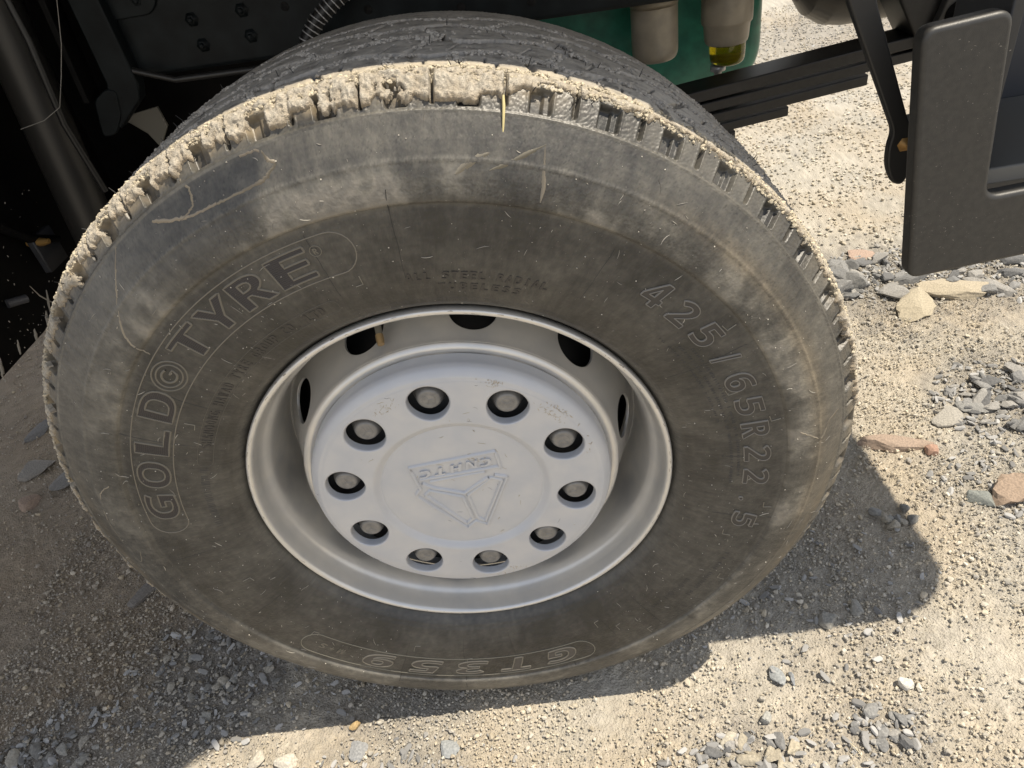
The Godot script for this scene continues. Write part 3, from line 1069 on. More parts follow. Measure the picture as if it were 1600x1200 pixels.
# outlines of a character from the font, centred, one unit high
func outlines(ch: String, bold: bool) -> Array:
	var f := SystemFont.new()
	f.font_names = PackedStringArray(["Droid Sans"])
	f.font_weight = 700 if bold else 400
	var ts := TextServerManager.get_primary_interface()
	var rid: RID = f.get_rids()[0]
	var gi := ts.font_get_glyph_index(rid, 64, ch.unicode_at(0), 0)
	var d := ts.font_get_glyph_contours(rid, 64, gi)
	var pts: PackedVector3Array = d["points"]
	var ends: PackedInt32Array = d["contours"]
	var loops := []
	var from := 0
	for e in ends:
		var raw := []
		for i in range(from, e + 1):
			raw.append(pts[i])
		from = e + 1
		# insert the points that the font leaves implied between two control points
		var full := []
		for i in raw.size():
			var a: Vector3 = raw[i]
			var b: Vector3 = raw[(i + 1) % raw.size()]
			full.append(a)
			if int(a.z) != 1 and int(b.z) != 1:
				full.append(Vector3((a.x + b.x) / 2, (a.y + b.y) / 2, 1))
		var st := 0
		for i in full.size():
			if int(full[i].z) == 1:
				st = i
				break
		var loop := PackedVector2Array()
		var i2 := 0
		while i2 < full.size():
			var a: Vector3 = full[(st + i2) % full.size()]
			var b: Vector3 = full[(st + i2 + 1) % full.size()]
			if int(b.z) == 1:
				var pa := Vector2(a.x, a.y)
				var pb := Vector2(b.x, b.y)
				for q in 4:
					loop.append(pa.lerp(pb, q / 4.0))
				i2 += 1
			else:
				var cc: Vector3 = full[(st + i2 + 2) % full.size()]
				for q in 5:
					var t := q / 5.0
					var p0 := Vector2(a.x, a.y).lerp(Vector2(b.x, b.y), t)
					var p1 := Vector2(b.x, b.y).lerp(Vector2(cc.x, cc.y), t)
					loop.append(p0.lerp(p1, t))
				i2 += 2
		loops.append(loop)
	var lo := Vector2(1e9, 1e9)
	var hi := -lo
	for l in loops:
		for p in l:
			lo = lo.min(p)
			hi = hi.max(p)
	var out := []
	for l in loops:
		var q := PackedVector2Array()
		for p in l:
			q.append(Vector2(p.x - (lo.x + hi.x) / 2, (lo.y + hi.y) / 2 - p.y) / maxf(hi.y - lo.y, 1.0))
		out.append(q)
	return [out, (hi.x - lo.x) / maxf(hi.y - lo.y, 1.0)]

# one moulded character: a low solid face and, if asked, a raised rim along its outline
func letter_mesh(ch: String, w: float, h: float, slant: float, rise: float, face: Color, rim: Color, rim_w: float, place: Callable, hatch := false) -> ArrayMesh:
	rb_begin()
	var tm := TextMesh.new()
	var f := SystemFont.new()
	f.font_names = PackedStringArray(["Droid Sans"])
	f.font_weight = 700
	tm.font = f
	tm.text = ch
	tm.font_size = 64
	tm.pixel_size = 0.01
	tm.depth = 0.02
	tm.curve_step = 1.0
	var arr := tm.get_mesh_arrays()
	var tv: PackedVector3Array = arr[Mesh.ARRAY_VERTEX]
	var tn: PackedVector3Array = arr[Mesh.ARRAY_NORMAL]
	var ti: PackedInt32Array = arr[Mesh.ARRAY_INDEX]
	var lo := Vector3(1e9, 1e9, 1e9)
	var hi := -lo
	for p in tv:
		lo = lo.min(p)
		hi = hi.max(p)
	var mid := (lo + hi) / 2
	for i in tv.size():
		var p := tv[i] - mid
		var x := p.x / (hi.x - lo.x) * w
		var y := p.y / (hi.y - lo.y) * h
		x += slant * y
		var at: Vector3 = place.call(Vector2(x, y), rise if p.z > 0 else -0.003)
		var e: float = 0.001
		var px: Vector3 = (place.call(Vector2(x + e, y), 0.0) - place.call(Vector2(x, y), 0.0)).normalized()
		var py: Vector3 = (place.call(Vector2(x, y + e), 0.0) - place.call(Vector2(x, y), 0.0)).normalized()
		var pn := px.cross(py)
		rb_v.append(at)
		rb_n.append((px * tn[i].x + py * tn[i].y + pn * tn[i].z).normalized())
		rb_c.append(face)
	for t in ti:
		rb_i.append(t)
	if rim_w > 0.0:
		var o := outlines(ch, true)
		var asp: float = o[1]
		for l in o[0]:
			var q := PackedVector2Array()
			for p in l:
				var y: float = p.y * h
				q.append(Vector2(p.x / asp * w + slant * y, y))
			ridge(q, rim_w, rise + 0.0009, rim, place, true)
		if hatch:
			# fine ribs over the face of the letter
			var ys := -h * 0.5
			while ys < h * 0.5:
				ys += 0.0022
				var xs := []
				for l in o[0]:
					for k in l.size():
						var a2: Vector2 = l[k] * Vector2(w / asp, h)
						var b2: Vector2 = l[(k + 1) % l.size()] * Vector2(w / asp, h)
						if (a2.y > ys) != (b2.y > ys):
							xs.append(lerpf(a2.x, b2.x, (ys - a2.y) / (b2.y - a2.y)))
				xs.sort()
				for k in range(0, xs.size() - 1, 2):
					if xs[k + 1] - xs[k] > 0.003:
						ridge(PackedVector2Array([Vector2(xs[k] + 0.001 + slant * ys, ys), Vector2(xs[k + 1] - 0.001 + slant * ys, ys)]), 0.0007, rise + 0.0005, face * 1.25, place)
	return rb_end()

func arc_word(parent: Node, text: String, r: float, a0: float, a1: float, w: float, h: float, slant: float, rise: float, face: Color, rim: Color, rim_w: float, mat: Material, joined := "", hatch := false) -> void:
	var st: SurfaceTool
	if joined != "":
		st = SurfaceTool.new()
	for k in text.length():
		var ch := text[k]
		if ch == " ":
			continue
		var deg := lerpf(a0, a1, float(k) / (text.length() - 1))
		var th := deg_to_rad(deg)
		var place := func(p: Vector2, off: float) -> Vector3: return on_side(r + p.y, th - p.x / r, off)
		var cw := w
		var chh := h
		if ch in "I1/.+":
			cw = w * 0.45
		if ch == ".":
			place = func(p: Vector2, off: float) -> Vector3: return on_side(r + p.y - h * 0.42, th - p.x / r, off)
			cw = h * 0.16
			chh = h * 0.16
		if ch in "+":
			cw = h * 0.6
			chh = h * 0.6
		var m := letter_mesh(ch, cw, chh, slant, rise, face, rim, rim_w, place, hatch)
		if joined != "":
			st.append_from(m, 0, Transform3D())
		else:
			put("letter", m, mat, parent)
	if joined != "":
		put(joined, st.commit(), mat, parent)

func pill(r0: float, r1: float, a0: float, a1: float) -> PackedVector2Array:
	# an outline with round ends between two radii and two angles, in unrolled coordinates
	var out := PackedVector2Array()
	var rm := (r0 + r1) / 2
	var hw := (r1 - r0) / 2
	var x0 := deg_to_rad(a0) * 0.42
	var x1 := deg_to_rad(a1) * 0.42
	for k in 61:
		out.append(Vector2(r1, lerpf(x0, x1, k / 60.0)))
	for k in range(1, 12):
		var t := PI * k / 12.0
		out.append(Vector2(rm + hw * cos(t), x1 + hw * sin(t) * signf(x1 - x0)))
	for k in 61:
		out.append(Vector2(r0, lerpf(x1, x0, k / 60.0)))
	for k in range(1, 12):
		var t := PI * k / 12.0
		out.append(Vector2(rm - hw * cos(t), x0 - hw * sin(t) * signf(x1 - x0)))
	return out

func build_marks(parent: Node) -> void:
	var mat := mat_plain(Color(1, 1, 1), 0.6, 0.0, true)
	var face := Color(0.045, 0.042, 0.037)
	var rim := Color(0.13, 0.118, 0.095)
	arc_word(parent, "GOLD", 0.405, 169.2, 143.4, 0.046, 0.040, 0.0, 0.0004, Color(0.032, 0.031, 0.029), rim, 0.0014, mat, "", true)
	arc_word(parent, "TYRE", 0.405, 127.6, 105.0, 0.046, 0.037, 0.0, 0.0004, Color(0.032, 0.031, 0.029), rim, 0.0014, mat, "", true)
	arc_word(parent, "425/65R22.5", 0.404, 46.7, -14.8, 0.027, 0.034, 0.12, 0.0013, face, Color(0.17, 0.16, 0.14), 0.0008, mat)  # rim colour lightened to paint the sun-caught letter edges
	arc_word(parent, "GT359", 0.409, -76.5, -121.5, 0.05, 0.034, 0.35, 0.0006, Color(0.075, 0.07, 0.06), Color(0.17, 0.155, 0.125), 0.0014, mat)
	arc_word(parent, "M+S", 0.409, -131.0, -135.6, 0.010, 0.012, 0.2, 0.0007, rim, rim, 0.0, mat, "small_lettering")
	arc_word(parent, "ALL STEEL RADIAL", 0.357, 88.0, 64.0, 0.0075, 0.0105, 0.1, 0.0009, face, face, 0.0, mat, "small_lettering")
	arc_word(parent, "TUBELESS", 0.341, 82.5, 68.5, 0.0075, 0.0095, 0.1, 0.0009, face, face, 0.0, mat, "small_lettering")
	arc_word(parent, "SHANDONG HAWAD TYRE GROUP CO. LTD", 0.343, 152.0, 106.0, 0.006, 0.0115, 0.0, 0.0008, face, face, 0.0, mat, "small_lettering")
	# rows of worn lettering too small to read
	rb_begin()
	for row in [[0.371, 36.0, -4.0, 0.004], [0.380, 34.0, -2.0, 0.004], [0.362, 40.0, 14.0, 0.003], [0.388, -36.0, -49.0, 0.008], [0.41, -25.0, -40.0, 0.008], [0.345, 178.0, 159.0, 0.011]]:
		var deg: float = row[1]
		while deg > row[2]:
			deg -= rng.randf_range(0.45, 0.75)
			if rng.randf() < 0.12:
				deg -= 0.9
			var hh: float = row[3] * rng.randf_range(0.35, 0.5)
			var b := Vector2(row[0], deg_to_rad(deg) * 0.42)
			ridge(PackedVector2Array([b + Vector2(-hh, 0), b + Vector2(hh, 0.0004 * rng.randfn())]), 0.0006, 0.0007, face, at_unrolled)
	put("worn_lettering", rb_end(), mat, parent).set_meta("kind", "stuff")
	# the round emblem between the two words
	rb_begin()
	var th := deg_to_rad(136.0)
	var place := func(p: Vector2, off: float) -> Vector3: return on_side(0.4055 + p.y, th - p.x / 0.4055, off)
	for rad in [0.0205, 0.0155]:
		var q := PackedVector2Array()
		for k in 40:
			q.append(Vector2(cos(TAU * k / 40), sin(TAU * k / 40)) * rad * Vector2(1.12, 0.95))
		ridge(q, 0.0011, 0.001, rim, place, true)
	var gg := PackedVector2Array()
	for k in 26:
		var t := 0.9 + 4.6 * k / 25.0
		gg.append(Vector2(cos(t), sin(t)) * Vector2(0.010, 0.0085))
	gg.append_array([Vector2(0.0105, 0.0005), Vector2(0.0025, 0.0005)])
	ridge(gg, 0.0016, 0.0012, rim, place)
	put("maker_emblem", rb_end(), mat, parent)
	# outlines of the name fields
	rb_begin()
	ridge(pill(0.380, 0.430, 173.2, 98.0), 0.0008, 0.0008, Color(0.16, 0.145, 0.115), at_unrolled, true)
	put("moulded_border", rb_end(), mat, parent)
	rb_begin()
	ridge(pill(0.386, 0.433, -71.5, -137.5), 0.0008, 0.0009, Color(0.18, 0.165, 0.13), at_unrolled, true)
	put("moulded_border", rb_end(), mat, parent)
	rb_begin()
	ridge(pill(0.334, 0.352, 157.0, 103.5), 0.0005, 0.0006, Color(0.085, 0.078, 0.064), at_unrolled, true)
	put("moulded_border", rb_end(), mat, parent)
	rb_begin()
	var reg := PackedVector2Array()
	for k in 24:
		reg.append(Vector2(0.414 + 0.0062 * cos(TAU * k / 24), deg_to_rad(100.2) * 0.42 + 0.0062 * sin(TAU * k / 24)))
	ridge(reg, 0.0006, 0.0007, rim, at_unrolled, true)
	put("moulded_border", rb_end(), mat, parent)
	var rth := deg_to_rad(100.2)
	var rplace := func(p: Vector2, off: float) -> Vector3: return on_side(0.414 + p.y, rth - p.x / 0.414, off)
	put("letter", letter_mesh("R", 0.005, 0.0068, 0.0, 0.0007, rim, rim, 0.0, rplace), mat, parent)
	# runs of dried muddy water
	rb_begin()
	var mudline := Color(0.225, 0.195, 0.15)
	for l in [[[0.522, 103.5], [0.52, 101.1], [0.511, 100.5], [0.506, 99.8], [0.501, 100.7], [0.496, 102.1], [0.495, 105.8], [0.496, 108.6], [0.498, 111.7], [0.505, 114.5], [0.516, 117.1]],
			[[0.529, 111.3], [0.52, 110.7], [0.511, 110.8], [0.504, 111.4], [0.5, 113.5]],
			[[0.458, 7.2], [0.475, 5.3], [0.489, 4.1], [0.499, 6.5], [0.516, 7.5]]]:
		wobble(polar(l, 9), 0.0019, 0.00025, mudline)
	wobble(polar([[0.523, 123.2], [0.512, 124.9], [0.499, 126.9], [0.486, 129.1], [0.466, 132.1], [0.448, 133.1], [0.434, 133.4]], 9), 0.0011, 0.0003, mudline)
	wobble(polar([[0.463, 163.8], [0.481, 166.4], [0.49, 172.3], [0.49, 175.6], [0.483, 183.1], [0.468, 180.2]], 9), 0.0008, 0.0003, mudline)
	ridge(polar([[0.453, 68.8], [0.467, 68.8], [0.485, 69.2], [0.504, 69.5]], 5), 0.0026, 0.0002, Color(0.24, 0.215, 0.17), at_unrolled, false, true)
	ridge(polar([[0.477, 75.5], [0.487, 73.0], [0.505, 69.4]], 5), 0.0036, 0.0002, Color(0.17, 0.155, 0.12), at_unrolled, false, true)
	ridge(polar([[0.472, 79.5], [0.483, 77.8], [0.492, 75.6]], 5), 0.0060, 0.0002, Color(0.21, 0.19, 0.15), at_unrolled, false, true)
	var o := put("mud_streaks", rb_end(), mat, parent)
	o.set_meta("kind", "stuff")
	# moulding whiskers, scratches and hairline marks
	rb_begin()
	for k in 230:
		var r := rng.randf_range(0.315, 0.518)
		var deg := rng.randf_range(-55.0, 235.0)
		var lgt := 0.002 + 0.016 * pow(rng.randf(), 2.2)
		var dir := rng.randf() * TAU
		var bend := rng.randfn() * 0.16
		if rng.randf() < 0.5:
			dir = (0.0 if rng.randf() < 0.5 else PI / 2) + rng.randfn() * 0.3
		var q := PackedVector2Array()
		var p := Vector2(r, deg_to_rad(deg) * 0.42)
		for s in 5:
			q.append(p)
			p += Vector2(cos(dir), sin(dir)) * lgt / 4
			dir += bend
		var tone_v := rng.randf_range(0.16, 0.42)  # pale tone: light scratches, and whisker glints put into the colour
		ridge(q, rng.randf_range(0.0003, 0.0006), 0.0006, Color(tone_v, tone_v * 0.93, tone_v * 0.8), at_unrolled, false, true)
	for deg in [-14.0, 3.5, 29.5, 57.0, 88.5, 100.8, 141.0, 152.0, 183.5, 205.0, -50.0, -62.0, -75.0, -88.0, -101.0, -116.0, -129.0]:
		var q2 := PackedVector2Array()
		var rr := rng.randf_range(0.31, 0.36)
		var lean := rng.randfn() * 0.05
		var stop := rng.randf_range(0.40, 0.47)
		var x := deg_to_rad(deg) * 0.42
		while rr < stop:
			q2.append(Vector2(rr, x))
			x += lean * 0.008 + rng.randfn() * 0.0004
			rr += 0.008
		ridge(q2, 0.0005, 0.0003, Color(0.022, 0.021, 0.02), at_unrolled)
	for k in 5:
		# short corner marks moulded near the bead
		for q3 in [[0.36, 96.0 + 50.0 * k], [0.385, 20.0 - 40.0 * k], [0.425, 33.0 - 22.0 * k]]:
			var b := Vector2(q3[0], deg_to_rad(q3[1]) * 0.42)
			ridge(PackedVector2Array([b + Vector2(0.012, 0.0), b, b + Vector2(-0.001, 0.010)]), 0.0006, 0.0009, Color(0.20, 0.185, 0.15), at_unrolled)
	var w := put("rubber_whiskers", rb_end(), mat, parent)
	w.set_meta("kind", "stuff")
	var sp_st := SurfaceTool.new()
	for k in 70:
		var a := deg_to_rad(rng.randf_range(-5.0, 165.0))
		var i := rng.randi_range(pr.size() - 190, pr.size() - 60)
		var nrm := Vector3(cos(a) * pnr[i], sin(a) * pnr[i], pnz[i])
		var b0 := Vector3(pr[i] * cos(a), WY + pr[i] * sin(a), pz[i])
		var tip := nrm * rng.randf_range(0.003, 0.009) + Vector3(rng.randfn(), rng.randfn(), rng.randfn()) * 0.002
		sp_st.append_from(tube(PackedVector3Array([b0 - nrm * 0.001, b0 + tip * 0.5, b0 + tip + Vector3(0.0, -0.0005, 0.0)]), PackedFloat32Array([0.0006, 0.0005, 0.0003]), 5), 0, Transform3D())
	var spikes := put("rubber_spikes", sp_st.commit(), mat_plain(Color(0.03, 0.03, 0.03), 0.6), parent)
	spikes.set_meta("kind", "stuff")
	# small vent nubs with stuck grit, loose specks of dust
	var mm := MultiMesh.new()
	mm.transform_format = MultiMesh.TRANSFORM_3D
	mm.use_colors = true
	mm.mesh = rock(91, 1, 4, 0.2, Vector3.ONE)
	mm.instance_count = 1500
	for k in 1500:
		var r := rng.randf_range(0.31, 0.525)
		var a := deg_to_rad(rng.randf_range(-60.0, 240.0))
		var sz := 0.0002 + 0.0009 * pow(rng.randf(), 4.0)
		mm.set_instance_transform(k, Transform3D(Basis.from_euler(Vector3(rng.randf() * 6, rng.randf() * 6, 0)).scaled(Vector3.ONE * sz), on_side(r, a, sz * 0.3)))
		var t := rng.randf_range(0.25, 0.55)
		mm.set_instance_color(k, Color(t, t * 0.93, t * 0.8))
	var sp := MultiMeshInstance3D.new()
	sp.name = "grit_specks"
	sp.multimesh = mm
	sp.material_override = mat
	sp.set_meta("kind", "stuff")
	parent.add_child(sp, true)

# ---------------------------------------------------------------- rim, disc and hub cover
# a ring-shaped sheet with round holes: prof(v) gives (r, z) along the sheet from v0 to v1
func holed_ring(holes: int, phase: float, vc: float, hole: float, v0: float, v1: float, prof: Callable, wall: float, lip: float, squash := 1.0) -> ArrayMesh:
	var v := PackedVector3Array()
	var n := PackedVector3Array()
	var idx := PackedInt32Array()
	var half := PI / holes
	var rc: float = prof.call(vc).x
	var ul := rc * half
	var angs := []
	for k in 64:
		angs.append(TAU * k / 64)
	for q in [Vector2(ul, v1 - vc), Vector2(-ul, v1 - vc), Vector2(-ul, v0 - vc), Vector2(ul, v0 - vc)]:
		angs.append(fposmod(q.angle(), TAU))
	angs.sort()
	var na := angs.size()
	var rings := 12
	var lips := 5
	for h in holes:
		var base_a := phase + 2 * half * h
		var base := v.size()
		for k in range(-lips - 1, rings + 1):
			for ph in angs:
				var d := Vector2(cos(ph), sin(ph))
				var far := 1e9
				if absf(d.x) > 1e-6:
					far = minf(far, ul / absf(d.x))
				if d.y > 1e-6:
					far = minf(far, (v1 - vc) / d.y)
				elif d.y < -1e-6:
					far = minf(far, (v0 - vc) / d.y)
				var rad := 0.0
				var drop := 0.0
				var tilt := 0.0
				if k >= 0:
					rad = lerpf(hole + lip, far, pow(float(k) / rings, 1.3))
				elif k >= -lips:
					var t := PI / 2 * (-k) / lips
					rad = hole + lip - lip * sin(t)
					drop = lip * (1 - cos(t))
					tilt = sin(t)
				else:
					rad = hole
					drop = wall
					tilt = 1.0
				var p := d * rad
				p.x *= squash if k < 1 else 1.0
				var a := base_a + p.x / rc
				var vv := vc + p.y
				var q: Vector2 = prof.call(vv)
				var q2: Vector2 = prof.call(vv + 0.0005)
				var q1: Vector2 = prof.call(vv - 0.0005)
				var t2 := (q2 - q1).normalized()
				var nn := Vector2(-t2.y, t2.x)              # (r, z) of the normal
				if nn.y < 0:
					nn = -nn
				var rad_dir := Vector3(cos(a), sin(a), 0)
				var tan_dir := Vector3(-sin(a), cos(a), 0)
				var nrm := rad_dir * nn.x + Vector3(0, 0, nn.y)
				var along := rad_dir * t2.x + Vector3(0, 0, t2.y)
				var inward := -(tan_dir * d.x + along * d.y)
				v.append(Vector3(0, WY, 0) + rad_dir * q.x + Vector3(0, 0, q.y) - nrm * drop)
				n.append((nrm * (1 - tilt) + inward * tilt).normalized())
		for k in rings + lips + 1:
			for i in na:
				var i2 := (i + 1) % na
				idx.append_array([base + k * na + i, base + (k + 1) * na + i, base + k * na + i2, base + (k + 1) * na + i, base + (k + 1) * na + i2, base + k * na + i2])
	fix_winding(v, n, idx)
	return arr_mesh(v, n, PackedColorArray(), idx)

func v2(list: Array) -> PackedVector2Array:
	var o := PackedVector2Array()
	for p in list:
		o.append(Vector2(p[0], p[1]))
	return o

func dense(list: Array, sub: int) -> PackedVector2Array:
	var o := PackedVector2Array()
	for k in list.size() - 1:
		var a := Vector2(list[maxi(k - 1, 0)][0], list[maxi(k - 1, 0)][1])
		var b := Vector2(list[k][0], list[k][1])
		var c := Vector2(list[k + 1][0], list[k + 1][1])
		var d := Vector2(list[mini(k + 2, list.size() - 1)][0], list[mini(k + 2, list.size() - 1)][1])
		for q in sub:
			o.append(cat(a, b, c, d, float(q) / sub))
	o.append(Vector2(list[-1][0], list[-1][1]))
	return o

func build_rim(parent: Node) -> void:
	var C := Vector3(0, WY, 0)
	var silver := mat_plain(Color(0.68, 0.68, 0.67), 0.30, 0.5)
	tone(silver, 61, 2.6, 0.90, 1.0)
	bump(silver, noise_tex(0.06, FastNoiseLite.TYPE_SIMPLEX, 256, 62), 2.6, 0.012)
	var cover := mat_plain(Color(0.50, 0.52, 0.56), 0.40, 0.12)
	tone(cover, 63, 2.2, 0.93, 1.0)
	bump(cover, noise_tex(0.15, FastNoiseLite.TYPE_SIMPLEX, 512, 64), 2.2, 0.004)
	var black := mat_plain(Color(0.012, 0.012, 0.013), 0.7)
	var nut := mat_plain(Color(0.26, 0.26, 0.26), 0.45, 0.3)
	tone(nut, 65, 9.0, 0.8, 1.0)
	# rim: flange, bead seat and barrel
	put("rim", lathe(dense([[0.2925, -0.018], [0.2962, -0.012], [0.2982, -0.006], [0.2986, -0.001], [0.2974, 0.0028], [0.2950, 0.0042], [0.2922, 0.0036], [0.2900, 0.0008], [0.2886, -0.004], [0.2872, -0.011], [0.2855, -0.019], [0.2825, -0.027], [0.2780, -0.034], [0.2745, -0.042], [0.2725, -0.055], [0.2708, -0.080], [0.2695, -0.110], [0.2685, -0.150], [0.2685, -0.200], [0.2700, -0.320]], 4), 220, 2, C, true), silver, parent)
	rb_begin()
	var fl := func(p: Vector2, off: float) -> Vector3: return C + Vector3(cos(p.y) * p.x, sin(p.y) * p.x, 0.0042 - 90.0 * pow(p.x - 0.2950, 2.0) + off)
	for k in 90:
		var fa := rng.randf() * TAU
		var fr := rng.randf_range(0.2925, 0.2972)
		var q9 := PackedVector2Array()
		for t9 in 4:
			q9.append(Vector2(fr + rng.randfn() * 0.0003, fa + t9 * rng.randf_range(0.001, 0.012)))
		ridge(q9, rng.randf_range(0.0002, 0.0006), 0.0002, Color(0.12, 0.10, 0.075) * rng.randf_range(0.6, 2.2), fl, false, true)
	put("rim_scratches", rb_end(), mat_plain(Color(1, 1, 1), 0.8, 0.0, true), parent).set_meta("kind", "stuff")
	# wheel disc: the cone with ten hand holes
	var cone := func(q: float) -> Vector2: return Vector2(0.2262 + 0.37 * q + 0.0022 * exp(-q / 0.008), -0.036 - 0.95 * q + 0.004 * exp(-q / 0.006))
	var disc := put("wheel_disc", holed_ring(10, deg_to_rad(76.0), 0.052, 0.0325, 0.0, 0.098, cone, 0.0035, 0.0008), silver, parent)
	disc.mesh.resource_name = "disc"
	var shoulder := put("disc_shoulder", lathe(dense([[0.2290, -0.0345], [0.2262, -0.0310], [0.2235, -0.0290], [0.2205, -0.0282], [0.2170, -0.0288], [0.2140, -0.0300], [0.2000, -0.0330]], 4), 180, 2, C), silver, parent)
	shoulder.set_meta("label", "bright rounded shoulder of the wheel disc round the hub cover")
	put("disc_root", lathe(v2([[0.2612, -0.1275], [0.2640, -0.1350], [0.2670, -0.1400], [0.2700, -0.1420]]), 160, 2, C, true), silver, parent)
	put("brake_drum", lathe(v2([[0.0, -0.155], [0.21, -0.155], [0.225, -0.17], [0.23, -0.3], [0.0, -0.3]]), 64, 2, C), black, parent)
	put("added_hole_backing", lathe(v2([[0.19, -0.040], [0.205, -0.046], [0.226, -0.13], [0.262, -0.17], [0.2, -0.2]]), 90, 2, C, true), black, parent)  # black cone added so the hand holes look dark inside
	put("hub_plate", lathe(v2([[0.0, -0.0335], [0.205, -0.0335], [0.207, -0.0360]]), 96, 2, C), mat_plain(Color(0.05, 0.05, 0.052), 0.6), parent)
	# nuts and their caps, seen in the holes of the cover
	for k in 10:
		var a := deg_to_rad(58.1 + 36.0 * k)
		var at := C + Vector3(cos(a) * 0.1638, sin(a) * 0.1638, 0)
		var nm := lathe(dense([[0.0, -0.0025], [0.0110, -0.0025], [0.0140, -0.0033], [0.0158, -0.0052], [0.0180, -0.0100], [0.0222, -0.0215], [0.0242, -0.0260], [0.0245, -0.0345]], 3), 30, 2, at, true)
		put("nut_cap", nm, nut, parent)
		# the three-armed mark on the cap
		rb_begin()
		var spin := rng.randf() * TAU
		for s in 3:
			var d := spin + TAU * s / 3
			var place := func(p: Vector2, off: float) -> Vector3: return at + Vector3(p.x, p.y, -0.0025 + off)
			ridge(PackedVector2Array([Vector2.ZERO, Vector2(cos(d), sin(d)) * 0.0075]), 0.0009, 0.0005, Color(1, 1, 1), place)
		var ring := PackedVector2Array()
		for s in 20:
			ring.append(Vector2(cos(TAU * s / 20), sin(TAU * s / 20)) * 0.0085)
		ridge(ring, 0.0006, 0.0004, Color(1, 1, 1), func(p: Vector2, off: float) -> Vector3: return at + Vector3(p.x, p.y, -0.0025 + off), true)
		put("nut_mark", rb_end(), nut, parent)
	# hub cover: holed face, rolled edge, dished centre
	var face := func(q: float) -> Vector2: return Vector2(q, 0.0065 - 0.9 * pow(maxf(q - 0.186, 0.0), 1.0) * 0.0 - 6.0 * pow(maxf(q - 0.184, 0.0), 2.0))
	put("hub_cover", holed_ring(10, deg_to_rad(58.1), 0.1638, 0.0268, 0.1300, 0.1945, face, 0.012, 0.0032), cover, parent)
	put("cover_edge", lathe(dense([[0.1938, 0.0058], [0.1975, 0.0050], [0.2005, 0.0046], [0.2030, 0.0034], [0.2062, 0.0012], [0.2098, -0.0022], [0.2122, -0.0064], [0.2134, -0.0120], [0.2138, -0.0290]], 4), 180, 2, C, true), cover, parent)
	put("cover_centre", lathe(dense([[0.0, 0.0004], [0.09, 0.0002], [0.1120, -0.0006], [0.1150, -0.0008], [0.1176, 0.0004], [0.1210, 0.0030], [0.1245, 0.0054], [0.1275, 0.0064], [0.1310, 0.0064]], 4), 180, 2, C, true), cover, parent)
	# the emblem pressed into the middle
	rb_begin()
	var ep := func(p: Vector2, off: float) -> Vector3: return C + Vector3(p.x, p.y, 0.0004 - 0.0002 * clampf(p.length() / 0.09, 0.0, 1.0) + off)
	var w := Color(1, 1, 1)
	var mmv := func(l: Array) -> PackedVector2Array:
		var o := PackedVector2Array()
		for k in l.size() - 1:
			for q in 5:
				o.append(Vector2(l[k][0], l[k][1]).lerp(Vector2(l[k + 1][0], l[k + 1][1]), q / 5.0) * 0.001)
		o.append(Vector2(l[-1][0], l[-1][1]) * 0.001)
		return o
	for l in [
		[[-55, 28], [55, 33], [60, 30], [57, 62], [-65, 53], [-59, 9], [-67, 0], [-66, -6], [-9, -83], [7, -71], [22, -82], [66, 11], [49, 18]],
		[[-55, -4], [-46, 4], [-3, -17], [3, -64], [-8, -74], [-55, -4]],
		[[5, -15], [44, 14], [58, 6], [20, -74], [10, -64], [5, -15]],
		[[-54, 20], [-41, 9], [1, -10], [40, 15]],
		[[-42, 22], [37, 27]]]:
		ridge(mmv.call(l), 0.0030, 0.0032, w, ep)
	put("emblem", rb_end(), cover, parent)
	var tx := [[41, 45], [21, 44], [-1, 41.5], [-24, 39.5], [-46, 38]]
	for k in 5:
		var o := Vector2(tx[k][0], tx[k][1]) * 0.001
		var pl := func(p: Vector2, off: float) -> Vector3:
			var q := p.rotated(PI + 0.06)
			return C + Vector3(o.x + q.x, o.y + q.y, 0.0003 + off)
		put("letter", letter_mesh("CNHTC"[k], 0.0155, 0.0135, 0.25, 0.0026, w, w, 0.0, pl), cover, parent)
	# valve stem in its hole
	var va := deg_to_rad(104.5)
	var vd := Vector3(cos(va), sin(va), 0)
	var brass := mat_plain(Color(0.42, 0.30, 0.16), 0.4, 0.7)
	put("valve_stem", tube(PackedVector3Array([C + vd * 0.268 + Vector3(0.004, 0, -0.095), C + vd * 0.262 + Vector3(0, 0, -0.075), C + vd * 0.247 + Vector3(0, 0, -0.052)]), PackedFloat32Array([0.005, 0.005, 0.0042]), 14), mat_plain(Color(0.2, 0.19, 0.16), 0.5, 0.3), parent)
	put("valve_cap", tube(PackedVector3Array([C + vd * 0.248 + Vector3(0, 0, -0.053), C + vd * 0.244 + Vector3(0, 0, -0.0465), C + vd * 0.2405 + Vector3(0, 0, -0.041)]), PackedFloat32Array([0.0052, 0.0054, 0.0046]), 14), brass, parent)
	# scuffs and mud smears on the cover
	rb_begin()
	var sm := mat_plain(Color(1, 1, 1), 0.85, 0.0, true)
	for k in 70:
		var r := rng.randf_range(0.125, 0.205)
		if k % 3 == 0:
			r = rng.randf_range(0.01, 0.11)
		var a := rng.randf() * TAU
		var skip := false
		for q in 10:
			var ha := deg_to_rad(58.1 + 36.0 * q)
			if (Vector2(cos(a), sin(a)) * r - Vector2(cos(ha), sin(ha)) * 0.1638).length() < 0.041:
				skip = true
		if skip:
			continue
		var zz: float = 0.0004 if r < 0.112 else face.call(r).y
		var p := Vector2(cos(a), sin(a)) * r
		var dd := Vector2.from_angle(a + PI / 2 + rng.randfn() * 0.5)
		var q2 := PackedVector2Array()
		var lg := rng.randf_range(0.002, 0.011)
